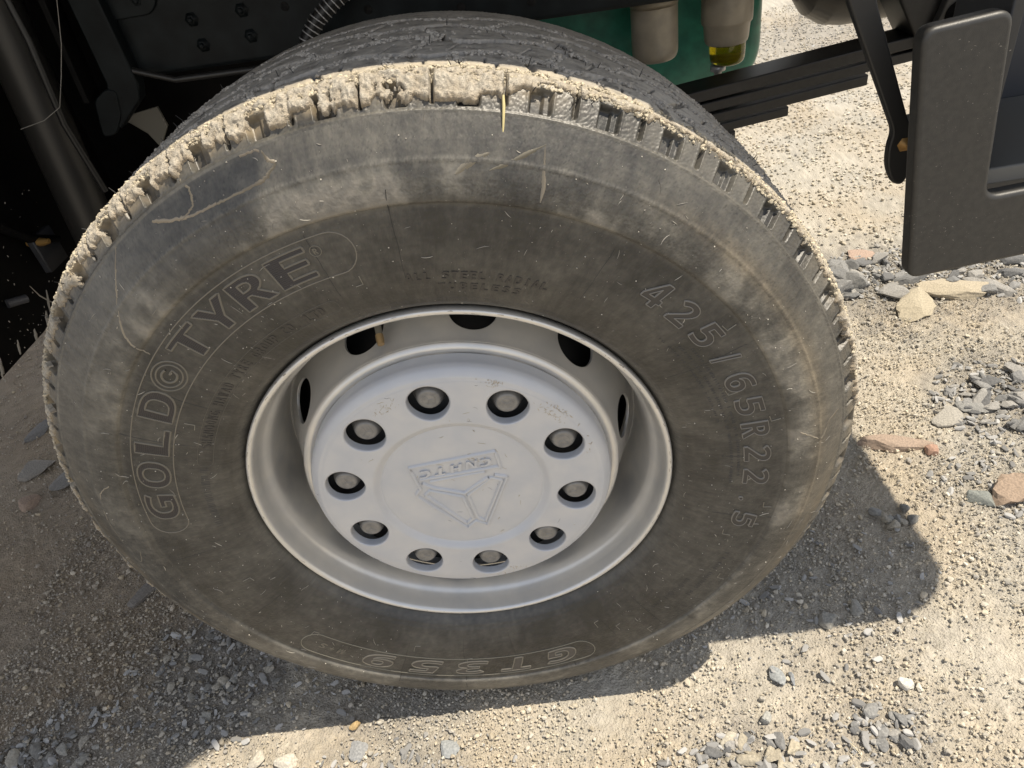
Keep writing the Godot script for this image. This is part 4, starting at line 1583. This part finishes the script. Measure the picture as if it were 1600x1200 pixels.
		for s in 4:
			q2.append(p + dd * lg * (s / 3.0 - 0.5) + Vector2(rng.randfn(), rng.randfn()) * 0.0004)
		var cc := Color(0.36, 0.31, 0.22) if rng.randf() < 0.6 else Color(0.2, 0.2, 0.2)
		ridge(q2, rng.randf_range(0.0002, 0.0006), 0.00025, cc, func(pp: Vector2, off: float) -> Vector3: return C + Vector3(pp.x, pp.y, zz + off), false, true)
	for cl in [[0.118, 72.0], [0.196, 66.0], [0.185, 40.0], [0.196, 38.0], [0.178, 112.0], [0.125, 82.0], [0.19, 18.0], [0.19, -78.0], [0.06, 60.0]]:
		var cp: Vector2 = Vector2.from_angle(deg_to_rad(cl[1])) * cl[0]
		for k in 34:
			var p: Vector2 = cp + Vector2(rng.randfn() * 0.011, rng.randfn() * 0.004).rotated(deg_to_rad(cl[1]) - PI / 2)
			var near := false
			for q in 10:
				var ha := deg_to_rad(58.1 + 36.0 * q)
				if (p - Vector2(cos(ha), sin(ha)) * 0.1638).length() < 0.034:
					near = true
			if near or p.length() > 0.2 or (p.length() > 0.109 and p.length() < 0.131):
				continue
			var zz2: float = 0.0004 if p.length() < 0.112 else face.call(p.length()).y
			var dv := Vector2.from_angle(rng.randf() * TAU) * rng.randf_range(0.0006, 0.003)
			ridge(PackedVector2Array([p - dv, p, p + dv]), rng.randf_range(0.0003, 0.0011), 0.00015, Color(0.40, 0.36, 0.30) * rng.randf_range(0.8, 1.1), func(pp: Vector2, off: float) -> Vector3: return C + Vector3(pp.x, pp.y, zz2 + off), false, true)
	var o2 := put("scuff_marks", rb_end(), sm, parent)
	o2.set_meta("kind", "stuff")

# ---------------------------------------------------------------- the rest of the truck
func build_chassis(t: Node) -> void:
	var frame_m := mat_plain(Color(0.011, 0.0155, 0.018), 0.5)
	tone(frame_m, 71, 2.0, 0.6, 1.0)
	frame_m.metallic_specular = 0.3
	var black := mat_plain(Color(0.007, 0.007, 0.0075), 0.55)
	tone(black, 72, 2.0, 0.7, 1.0)
	black.metallic_specular = 0.22
	var leafm := mat_plain(Color(0.017, 0.017, 0.018), 0.5)
	tone(leafm, 73, 6.0, 0.7, 1.0)
	var steel := mat_plain(Color(0.10, 0.10, 0.10), 0.4, 0.5)
	var brassy := mat_plain(Color(0.5, 0.3, 0.10), 0.4, 0.6)
	# frame rail, a channel whose lower flange shows as a rounded edge
	var rail := put("frame_rail", prism(v2([[-0.605, 1.3], [-0.605, 0.993], [0.62, 0.955], [0.62, 1.25]]), -0.88, -0.80, 0.014), frame_m, t)
	for p in [[-0.436, 1.077], [-0.337, 1.077], [-0.433, 1.031], [-0.336, 1.032], [-0.521, 1.124]]:
		var b := put("bolt", lathe(v2([[0.0, 0.016], [0.004, 0.016], [0.0055, 0.014], [0.0055, 0.008], [0.0062, 0.008], [0.0095, 0.0075], [0.0095, 0.0015], [0.0135, 0.001], [0.0135, -0.002]]), 6, 2, Vector3(p[0], p[1], -0.8), true), frame_m, rail)
	for p in [[-0.255, 1.07], [-0.101, 1.04], [0.075, 1.016], [0.209, 1.004]]:
		put("bolt_hole", lathe(v2([[0.0, 0.0012], [0.008, 0.0012], [0.0085, -0.001]]), 20, 2, Vector3(p[0], p[1], -0.8), true), mat_plain(Color(0.002, 0.002, 0.002), 0.9), rail)
	put("cover_plate", prism(smooth_poly(v2([[-0.60, 1.28], [-0.595, 1.098], [-0.505, 1.098], [-0.485, 1.115], [-0.485, 1.28]]), 0.02), -0.8, -0.793, 0.003), frame_m, rail)
	# bracket channel behind the wheel
	var br := put("bracket", prism(v2([[-0.628, 1.3], [-0.578, 1.3], [-0.574, 0.99], [-0.584, 0.962], [-0.648, 0.915], [-0.668, 0.952], [-0.64, 0.985], [-0.634, 1.0], [-0.632, 1.15]]), -0.80, -0.765, 0.004), frame_m, t)
	put("gusset", prism(smooth_poly(v2([[-0.672, 0.975], [-0.64, 0.992], [-0.62, 0.985], [-0.632, 0.94], [-0.662, 0.905], [-0.69, 0.905]]), 0.012), -0.775, -0.762, 0.003), frame_m, br)
	put("edge_strip", prism(v2([[-0.664, 1.3], [-0.652, 1.3], [-0.672, 0.975], [-0.684, 0.975]]), -0.80, -0.745, 0.003), black, br)
	# upright tube of the mudguard carrier, then an added black backing panel
	put("mudguard_tube", tube(PackedVector3Array([Vector3(-0.762, 1.4, -0.8), Vector3(-0.79, 1.1, -0.8), Vector3(-0.828, 0.76, -0.8), Vector3(-0.85, 0.52, -0.8)]), PackedFloat32Array([0.048, 0.048, 0.048, 0.048]), 32), mat_plain(Color(0.026, 0.025, 0.023), 0.42), t)
	put("added_dark_panel", prism(v2([[-1.7, 0.34], [0.2, 0.5], [0.2, 1.5], [-1.7, 1.5]]), -1.2, -1.15, 0.004), black, t)  # black sheet added to block bright ground behind the dark gap
	var flap := put("mud_flap", box(-0.962, -0.95, 0.562, 1.5, -1.4, -0.12, 0.003), black, t)
	put("flap_strip", tube(PackedVector3Array([Vector3(-0.935, 1.1, -0.42), Vector3(-0.935, 0.86, -0.60), Vector3(-0.93, 0.74, -0.72), Vector3(-0.925, 0.70, -0.80)]), PackedFloat32Array([0.012, 0.012, 0.01, 0.008]), 10), black, flap)
	put("flap_bracket", box(-0.94, -0.925, 0.655, 0.735, -0.80, -0.72, 0.004), mat_plain(Color(0.035, 0.036, 0.04), 0.5), flap)
	put("flap_bolt", tube(PackedVector3Array([Vector3(-0.945, 0.727, -0.735), Vector3(-0.915, 0.722, -0.735), Vector3(-0.90, 0.722, -0.735)]), PackedFloat32Array([0.012, 0.009, 0.006]), 6), brassy, flap)
	put("pin", tube(PackedVector3Array([Vector3(-0.945, 0.663, -0.578), Vector3(-0.925, 0.654, -0.610)]), PackedFloat32Array([0.009, 0.009]), 14), mat_plain(Color(0.07, 0.07, 0.075), 0.35), flap)
	# splashes of pale mud on the flap
	rb_begin()
	var place := func(p: Vector2, off: float) -> Vector3: return Vector3(-0.95 + maxf(off, -0.0005), p.y, p.x)
	for k in 150:
		var y := 0.565 + 0.35 * pow(rng.randf(), 1.8)
		var z := rng.randf_range(-0.85, -0.25)
		var d := Vector2.from_angle(rng.randfn() * 0.5 + 2.2)
		var l := 0.001 + 0.004 * pow(rng.randf(), 3.0)
		ridge(PackedVector2Array([Vector2(z, y), Vector2(z, y) + d * l * 0.5, Vector2(z, y) + d * l]), 0.0005 + 0.0016 * pow(rng.randf(), 3.0), 0.001, Color(0.42, 0.39, 0.33), place, false, true)
	for q in [[-0.69, 0.60, 0.06, 0.0045], [-0.655, 0.572, 0.05, 0.007], [-0.60, 0.572, 0.03, 0.006], [-0.54, 0.578, 0.035, 0.004], [-0.47, 0.575, 0.05, 0.006], [-0.445, 0.592, 0.03, 0.005]]:
		var pts := PackedVector2Array()
		for s in 7:
			pts.append(Vector2(q[0] + q[2] * 0.5 * (s / 6.0 - 0.5), q[1] + q[2] * 0.8 * (0.5 - s / 6.0) + 0.004 * rng.randfn() * 0.4))
		ridge(pts, q[3], 0.0015, Color(0.36, 0.335, 0.29), place, false, true)
	ridge(PackedVector2Array([Vector2(-0.668, 0.655), Vector2(-0.678, 0.625), Vector2(-0.695, 0.60), Vector2(-0.71, 0.585)]), 0.0022, 0.001, Color(0.36, 0.335, 0.29), place, false, true)
	var sp := put("mud_splashes", rb_end(), mat_plain(Color(1, 1, 1), 0.9, 0.0, true), flap)
	sp.set_meta("kind", "stuff")
	# a pale bent plate deep inside
	put("steering_plate", prism(v2([[-0.765, 0.885], [-0.672, 0.895], [-0.668, 0.85], [-0.705, 0.805], [-0.72, 0.84]]), -1.01, -1.0, 0.002), mat_plain(Color(0.20, 0.19, 0.16), 0.6), t)
	# corrugated air hose with light rings
	var path := PackedVector3Array()
	var hp := [Vector3(-0.04, 1.12, -0.72), Vector3(-0.10, 1.094, -0.72), Vector3(-0.145, 1.073, -0.72), Vector3(-0.182, 1.050, -0.72), Vector3(-0.212, 1.020, -0.72), Vector3(-0.235, 0.975, -0.725), Vector3(-0.25, 0.9, -0.73)]
	for k in hp.size() - 1:
		for q in 8:
			var f := q / 8.0
			path.append(hp[maxi(k - 1, 0)].cubic_interpolate(hp[k], hp[mini(k + 1, hp.size() - 1)], hp[mini(k + 1, hp.size() - 1)], 0.0) if false else hp[k].lerp(hp[k + 1], f))
	var hose := put("air_hose", tube(path, PackedFloat32Array([0.0135]), 16), mat_plain(Color(0.012, 0.012, 0.012), 0.45), t)
	for k in range(2, path.size() - 4, 2):
		var dir := (path[k + 1] - path[k]).normalized()
		var tm := TorusMesh.new()
		tm.inner_radius = 0.0128
		tm.outer_radius = 0.0152
		tm.rings = 24
		tm.ring_segments = 6
		var r := put("hose_ring", tm, mat_plain(Color(0.42, 0.42, 0.42), 0.4, 0.3), hose)
		r.basis = Basis(Quaternion(Vector3.UP, dir)) * Basis(Vector3(1, 0, 0), 0.2)
		r.position = path[k]
	put("hanging_wire", tube(PackedVector3Array([Vector3(-0.80, 0.96, -0.70), Vector3(-0.747, 0.968, -0.70), Vector3(-0.705, 0.986, -0.70), Vector3(-0.672, 1.038, -0.70), Vector3(-0.643, 1.088, -0.70), Vector3(-0.606, 1.17, -0.70), Vector3(-0.59, 1.25, -0.70)]), PackedFloat32Array([0.0008]), 6), mat_plain(Color(0.25, 0.24, 0.22), 0.6), t)
	put("cable", tube(PackedVector3Array([Vector3(-0.62, 1.03, -0.775), Vector3(-0.5, 0.985, -0.77), Vector3(-0.35, 0.978, -0.775), Vector3(-0.15, 0.972, -0.77), Vector3(0.1, 0.95, -0.78)]), PackedFloat32Array([0.006]), 10), mat_plain(Color(0.02, 0.02, 0.02), 0.4), t)
	put("cable", tube(PackedVector3Array([Vector3(-0.72, 1.3, -0.74), Vector3(-0.715, 1.1, -0.73), Vector3(-0.735, 0.95, -0.735), Vector3(-0.74, 0.8, -0.76)]), PackedFloat32Array([0.007]), 10), mat_plain(Color(0.018, 0.018, 0.018), 0.4), t)
	# leaf spring
	var spring := Node3D.new()
	spring.name = "leaf_spring"
	t.add_child(spring, true)
	var sl := 0.085
	for q in [[0.1, 1.02, 0.773, 0.796, -0.84, -0.76], [0.1, 0.99, 0.748, 0.768, -0.838, -0.762], [0.1, 0.859, 0.723, 0.743, -0.84, -0.76], [0.1, 0.705, 0.700, 0.718, -0.838, -0.762], [0.1, 0.597, 0.680, 0.696, -0.84, -0.76]]:
		var y0: float = q[2] - 0.507 * sl
		var y1: float = q[3] - 0.507 * sl
		put("leaf", prism(v2([[q[0], y0 + q[0] * sl], [q[1], y0 + q[1] * sl], [q[1], y1 + q[1] * sl], [q[0], y1 + q[0] * sl]]), q[4], q[5], 0.004), leafm, spring)
	# hanger of the spring
	var hang := put("spring_hanger", prism(v2([[0.905, 1.12], [0.895, 0.90], [0.955, 0.800], [0.985, 0.800], [1.02, 0.84], [1.045, 0.92], [1.06, 1.12]]), -0.86, -0.755, 0.006), leafm, t)
	put("hanger_ear", prism(smooth_poly(v2([[0.945, 0.80], [1.01, 0.825], [1.06, 0.93], [1.05, 1.1], [0.99, 1.1], [0.975, 0.9]]), 0.02), -0.755, -0.735, 0.004), mat_plain(Color(0.045, 0.044, 0.042), 0.65), hang)
	put("spring_pin", lathe(v2([[0.0, 0.02], [0.012, 0.02], [0.014, 0.018], [0.014, 0.004], [0.026, 0.003], [0.026, -0.002]]), 24, 2, Vector3(1.0, 0.865, -0.735), true), black, hang)
	# engine with its fuel filters
	var green := mat_plain(Color(0.03, 0.24, 0.175), 0.35)
	tone(green, 81, 3.0, 0.75, 1.0)
	put("engine_block", prism(smooth_poly(v2([[0.12, 0.70], [0.742, 0.70], [0.742, 1.35], [0.12, 1.35]]), 0.10, 10), -1.6, -1.05, 0.035), green, t)
	var beige := mat_plain(Color(0.36, 0.32, 0.25), 0.36)
	tone(beige, 82, 4.0, 0.85, 1.0)
	put("fuel_filter", lathe(dense([[0.0, 0.834], [0.030, 0.835], [0.042, 0.839], [0.0475, 0.850], [0.0482, 0.87], [0.0482, 0.94], [0.0495, 0.945], [0.0495, 0.955], [0.0482, 0.96], [0.0482, 1.2], [0.0, 1.2]], 3), 48, 1, Vector3(0.4605, 0, -0.9)), beige, t)
	var ws := put("water_separator", lathe(v2([[0.0, 0.846], [0.040, 0.846], [0.0435, 0.849], [0.0455, 0.856], [0.0475, 0.882], [0.0515, 0.887], [0.0522, 0.891], [0.053, 1.2], [0.0, 1.2]]), 48, 1, Vector3(0.611, 0, -0.9)), beige, t)
	var glass := StandardMaterial3D.new()
	glass.albedo_color = Color(0.72, 0.66, 0.12, 0.25)
	glass.roughness = 0.08
	glass.refraction_enabled = true
	glass.refraction_scale = 0.045
	put("sight_bowl", lathe(dense([[0.0, 0.802], [0.020, 0.803], [0.031, 0.806], [0.0355, 0.813], [0.037, 0.825], [0.0375, 0.846]], 4), 40, 1, Vector3(0.614, 0, -0.9)), glass, ws)
	put("bowl_float", lathe(v2([[0.0, 0.812], [0.024, 0.812], [0.026, 0.816], [0.026, 0.822], [0.0, 0.822]]), 24, 1, Vector3(0.614, 0, -0.9)), mat_plain(Color(0.03, 0.02, 0.01), 0.5), ws)
	put("drain_valve", lathe(v2([[0.0, 0.768], [0.008, 0.768], [0.008, 0.790], [0.016, 0.792], [0.016, 0.803], [0.0, 0.803]]), 20, 1, Vector3(0.595, 0, -0.9)), mat_plain(Color(0.45, 0.45, 0.45), 0.35, 0.5), ws)
	put("drain_tube", lathe(v2([[0.0, 0.70], [0.005, 0.70], [0.005, 0.770], [0.0, 0.770]]), 14, 1, Vector3(0.588, 0, -0.9)), mat_plain(Color(0.5, 0.5, 0.48), 0.4), ws)
	# air reservoir
	put("air_tank", tube(PackedVector3Array([Vector3(0.775, 0.945, -1.0), Vector3(0.785, 0.945, -1.0), Vector3(0.805, 0.945, -1.0), Vector3(0.84, 0.945, -1.0), Vector3(0.88, 0.945, -1.0), Vector3(1.25, 0.945, -1.0)]), PackedFloat32Array([0.03, 0.065, 0.095, 0.118, 0.126, 0.128]), 40), mat_plain(Color(0.02, 0.019, 0.018), 0.4), t)
	# link arm with its end plate
	var arm := put("support_arm", prism(smooth_poly(v2([[0.462, 1.22], [0.500, 1.22], [0.546, 1.058], [0.606, 0.918], [0.622, 0.900], [0.624, 0.868], [0.611, 0.842], [0.599, 0.846], [0.588, 0.868], [0.586, 0.893], [0.589, 0.911], [0.515, 1.063]]), 0.012, 4), -0.128, -0.116, 0.003), mat_plain(Color(0.012, 0.012, 0.012), 0.5), t)
	put("arm_bolt", lathe(v2([[0.0, 0.007], [0.0035, 0.007], [0.0035, 0.005], [0.006, 0.005], [0.006, 0.001], [0.009, 0.0008], [0.009, -0.001]]), 6, 2, Vector3(0.6045, 0.8945, -0.116), true), mat_plain(Color(0.30, 0.17, 0.05), 0.45, 0.5), arm)
	# step guard, steps and their well
	var plastic := mat_plain(Color(0.036, 0.036, 0.035), 0.46)
	tone(plastic, 83, 2.5, 0.8, 1.0)
	bump(plastic, noise_tex(0.2, FastNoiseLite.TYPE_SIMPLEX, 512, 84), 12.0, 0.015)
	var guard := put("step_guard", prism(smooth_poly(v2([[0.560, 1.041], [0.647, 1.047], [0.669, 0.848], [1.1, 0.869], [1.1, 0.79], [0.599, 0.752]]), 0.016, 7), -0.064, -0.04, 0.006), plastic, t)
	put("side_wall", box(0.655, 0.668, 0.90, 1.055, -0.16, -0.058, 0.003), mat_plain(Color(0.03, 0.03, 0.03), 0.6), guard)
	rb_begin()
	var gplace := func(p: Vector2, off: float) -> Vector3: return Vector3(p.x, p.y, -0.04 + maxf(off, -0.0003))
	for k in 260:
		var p := Vector2(rng.randf_range(0.58, 0.66), rng.randf_range(0.765, 1.03)) if k % 3 > 0 else Vector2(rng.randf_range(0.6, 0.78), rng.randf_range(0.775, 0.84))
		if p.x > 0.655 and p.y > 0.83:
			continue
		var dv := Vector2.from_angle(rng.randf() * TAU) * (0.0002 + 0.0012 * pow(rng.randf(), 5.0))
		ridge(PackedVector2Array([p - dv, p, p + dv]), 0.0002 + 0.0004 * pow(rng.randf(), 3.0), 0.0002, Color(0.2, 0.19, 0.165), gplace, false, true)
	var dsp := put("dust_specks", rb_end(), mat_plain(Color(1, 1, 1), 0.9, 0.0, true), guard)
	dsp.set_meta("kind", "stuff")
	put("step_well", box(0.775, 1.12, 0.70, 1.4, -0.30, -0.27, 0.004), mat_plain(Color(0.030, 0.033, 0.040), 0.45), guard)
	put("step_tread", box(0.668, 1.12, 0.852, 0.872, -0.27, -0.062, 0.004), mat_plain(Color(0.10, 0.10, 0.095), 0.6), guard)
	put("chrome_trim", prism(smooth_poly(v2([[0.80, 0.888], [0.9, 0.884], [0.9, 0.872], [0.805, 0.873]]), 0.004), -0.16, -0.15, 0.002), mat_plain(Color(0.7, 0.72, 0.78), 0.2, 0.9), guard)
	# out of view overhead: slab, wall, rail and tab added to shape the shade
	var cf := put("added_shade_slab", prism(v2([[-3.0, -0.045], [1.36, -0.045], [1.40, -0.052], [1.435, -0.075], [1.46, -0.105], [1.474, -0.14], [1.478, -0.19], [1.478, -2.4], [-3.0, -2.4]]), -1.52, -1.45, 0.004), mat_plain(Color(0.28, 0.26, 0.23), 0.8), t)  # unseen slab outlined to cast the shadow edge; pale to bounce light
	cf.rotation.x = PI / 2
	put("added_rail_wall", box(-3.0, 0.40, 1.52, 2.5, -0.16, -0.10, 0.004), frame_m, t)  # unseen wall added only to carry the shade rail
	var sr := put("added_shade_rail", prism(smooth_poly(v2([[-2.6, -0.09], [0.13, -0.09], [0.20, -0.02], [0.27, 0.012], [0.47, 0.018], [0.475, 0.04], [0.40, 0.09], [0.33, 0.15], [0.26, 0.22], [0.20, 0.32], [0.20, 0.62], [-2.6, 0.62]]), 0.03), -2.44, -2.36, 0.01), black, t)  # invented rail, its outline cut to cast the shade at near left
	sr.rotation.x = PI / 2
	put("added_shade_tab", box(0.50, 0.60, 1.46, 1.50, -0.046, -0.018, 0.002), black, t)  # added tab that shades a short stretch of the tyre shoulder

func build_loose() -> void:
	var straw := mat_plain(Color(0.56, 0.48, 0.24), 0.7)
	var o := put("straw", tube(PackedVector3Array([Vector3(0.1435, 1.060, 0.004), Vector3(0.1425, 1.052, 0.010), Vector3(0.140, 1.040, 0.016), Vector3(0.1365, 1.024, 0.021)]), PackedFloat32Array([0.0012, 0.0016, 0.0013, 0.0006]), 7), straw, self)
	tag(o, "yellow straw stuck in a groove at the top of the tyre", "straw")
	var grass := mat_plain(Color(0.6, 0.53, 0.36), 0.7)
	var places := [[1.23, -0.50, 0.4, 0.07, "pale dry grass stalk beside the slate pile at the right"], [0.545, 0.165, 1.2, 0.03, "short dry stem between the stones in the sunlit foreground"], [0.71, -0.62, 2.4, 0.04, "dry stem on the sunlit dust behind the long reddish stone"]]
	for p in places:
		var d: Vector3 = Vector3(cos(p[2]), 0.12, sin(p[2])) * p[3]
		var b := Vector3(p[0], gh(p[0], p[1]) + 0.004, p[1])
		var g := put(numbered("dry_stalk"), tube(PackedVector3Array([b, b + d * 0.5 + Vector3(0, 0.003, 0), b + d]), PackedFloat32Array([0.0009, 0.0008, 0.0004]), 6), grass, self)
		tag(g, p[4], "dry stalk")

# ---------------------------------------------------------------- scene
func _ready() -> void:
	rng.seed = 7
	var cam := Camera3D.new()
	cam.name = "camera"
	cam.fov = rad_to_deg(2.0 * atan(600.0 / 1090.0))
	cam.near = 0.02
	cam.far = 400.0
	cam.transform = Transform3D(Basis(Vector3(0.98756, -0.15334, 0.03478), Vector3(0.14262, 0.78041, -0.60879), Vector3(0.06621, 0.60618, 0.79257)).orthonormalized(), Vector3(0.15645, 1.2474, 0.70062))
	add_child(cam)
	cam.current = true
	var sky_m := ProceduralSkyMaterial.new()
	sky_m.sky_top_color = Color(0.70, 0.745, 0.83)
	sky_m.sky_horizon_color = Color(0.97, 0.955, 0.925)
	sky_m.sky_curve = 0.3
	sky_m.ground_bottom_color = Color(0.55, 0.48, 0.38)
	sky_m.ground_horizon_color = Color(0.68, 0.66, 0.62)
	sky_m.sky_energy_multiplier = 1.02
	var sky := Sky.new()
	sky.sky_material = sky_m
	var env := Environment.new()
	env.background_mode = Environment.BG_SKY
	env.sky = sky
	env.background_energy_multiplier = 1.0
	env.tonemap_mode = Environment.TONE_MAPPER_LINEAR
	env.tonemap_exposure = 1.36
	env.ambient_light_source = Environment.AMBIENT_SOURCE_SKY
	env.sdfgi_enabled = true
	env.ssao_enabled = true
	env.ssil_enabled = true
	var we := WorldEnvironment.new()
	we.name = "world_environment"
	we.environment = env
	add_child(we)
	var sun := DirectionalLight3D.new()
	sun.name = "sun"
	sun.light_energy = 1.6
	sun.light_color = Color(1.0, 0.955, 0.88)
	sun.light_angular_distance = 0.5
	sun.shadow_enabled = true
	add_child(sun)
	sun.look_at_from_position(Vector3.ZERO, Vector3(-0.43, -1.0, -0.005), Vector3(0, 0, 1))

	n_a.seed = 1
	n_a.frequency = 0.01
	n_a.fractal_octaves = 4
	n_b.seed = 2
	n_b.frequency = 0.05
	n_b.fractal_octaves = 3
	n_c.seed = 3
	n_c.frequency = 0.12
	n_c.fractal_octaves = 2
	n_cell.seed = 4
	n_cell.noise_type = FastNoiseLite.TYPE_CELLULAR
	n_cell.cellular_return_type = FastNoiseLite.RETURN_DISTANCE
	n_cell.frequency = 75.0
	n_cell2.seed = 5
	n_cell2.noise_type = FastNoiseLite.TYPE_CELLULAR
	n_cell2.cellular_return_type = FastNoiseLite.RETURN_DISTANCE
	n_cell2.frequency = 170.0
	n_cell3.seed = 6
	n_cell3.noise_type = FastNoiseLite.TYPE_CELLULAR
	n_cell3.cellular_return_type = FastNoiseLite.RETURN_DISTANCE
	n_cell3.frequency = 330.0
	n_cell3.fractal_type = FastNoiseLite.FRACTAL_NONE
	n_cell.fractal_type = FastNoiseLite.FRACTAL_NONE
	n_cell2.fractal_type = FastNoiseLite.FRACTAL_NONE
	var g := Gradient.new()
	g.set_color(0, Color(0.72, 0.72, 0.72))
	g.set_color(1, Color(1.0, 0.99, 0.97))
	stone_tex = noise_tex(0.02, FastNoiseLite.TYPE_SIMPLEX, 512, 14, g)
	stone_bump = noise_tex(0.04, FastNoiseLite.TYPE_SIMPLEX, 256, 15)

	build_ground()
	var truck := Node3D.new()
	truck.name = "truck"
	add_child(truck)
	tag(truck, "dark truck on gravel, its muddy front wheel with a silver rim", "truck")
	build_profile()
	var wheel := Node3D.new()
	wheel.name = "wheel"
	truck.add_child(wheel)
	build_tyre(wheel)
	build_rim(wheel)
	build_chassis(truck)
	build_marks(wheel)
	build_mud(wheel)
	build_pebbles()
	build_chips()
	build_stones()
	build_loose()
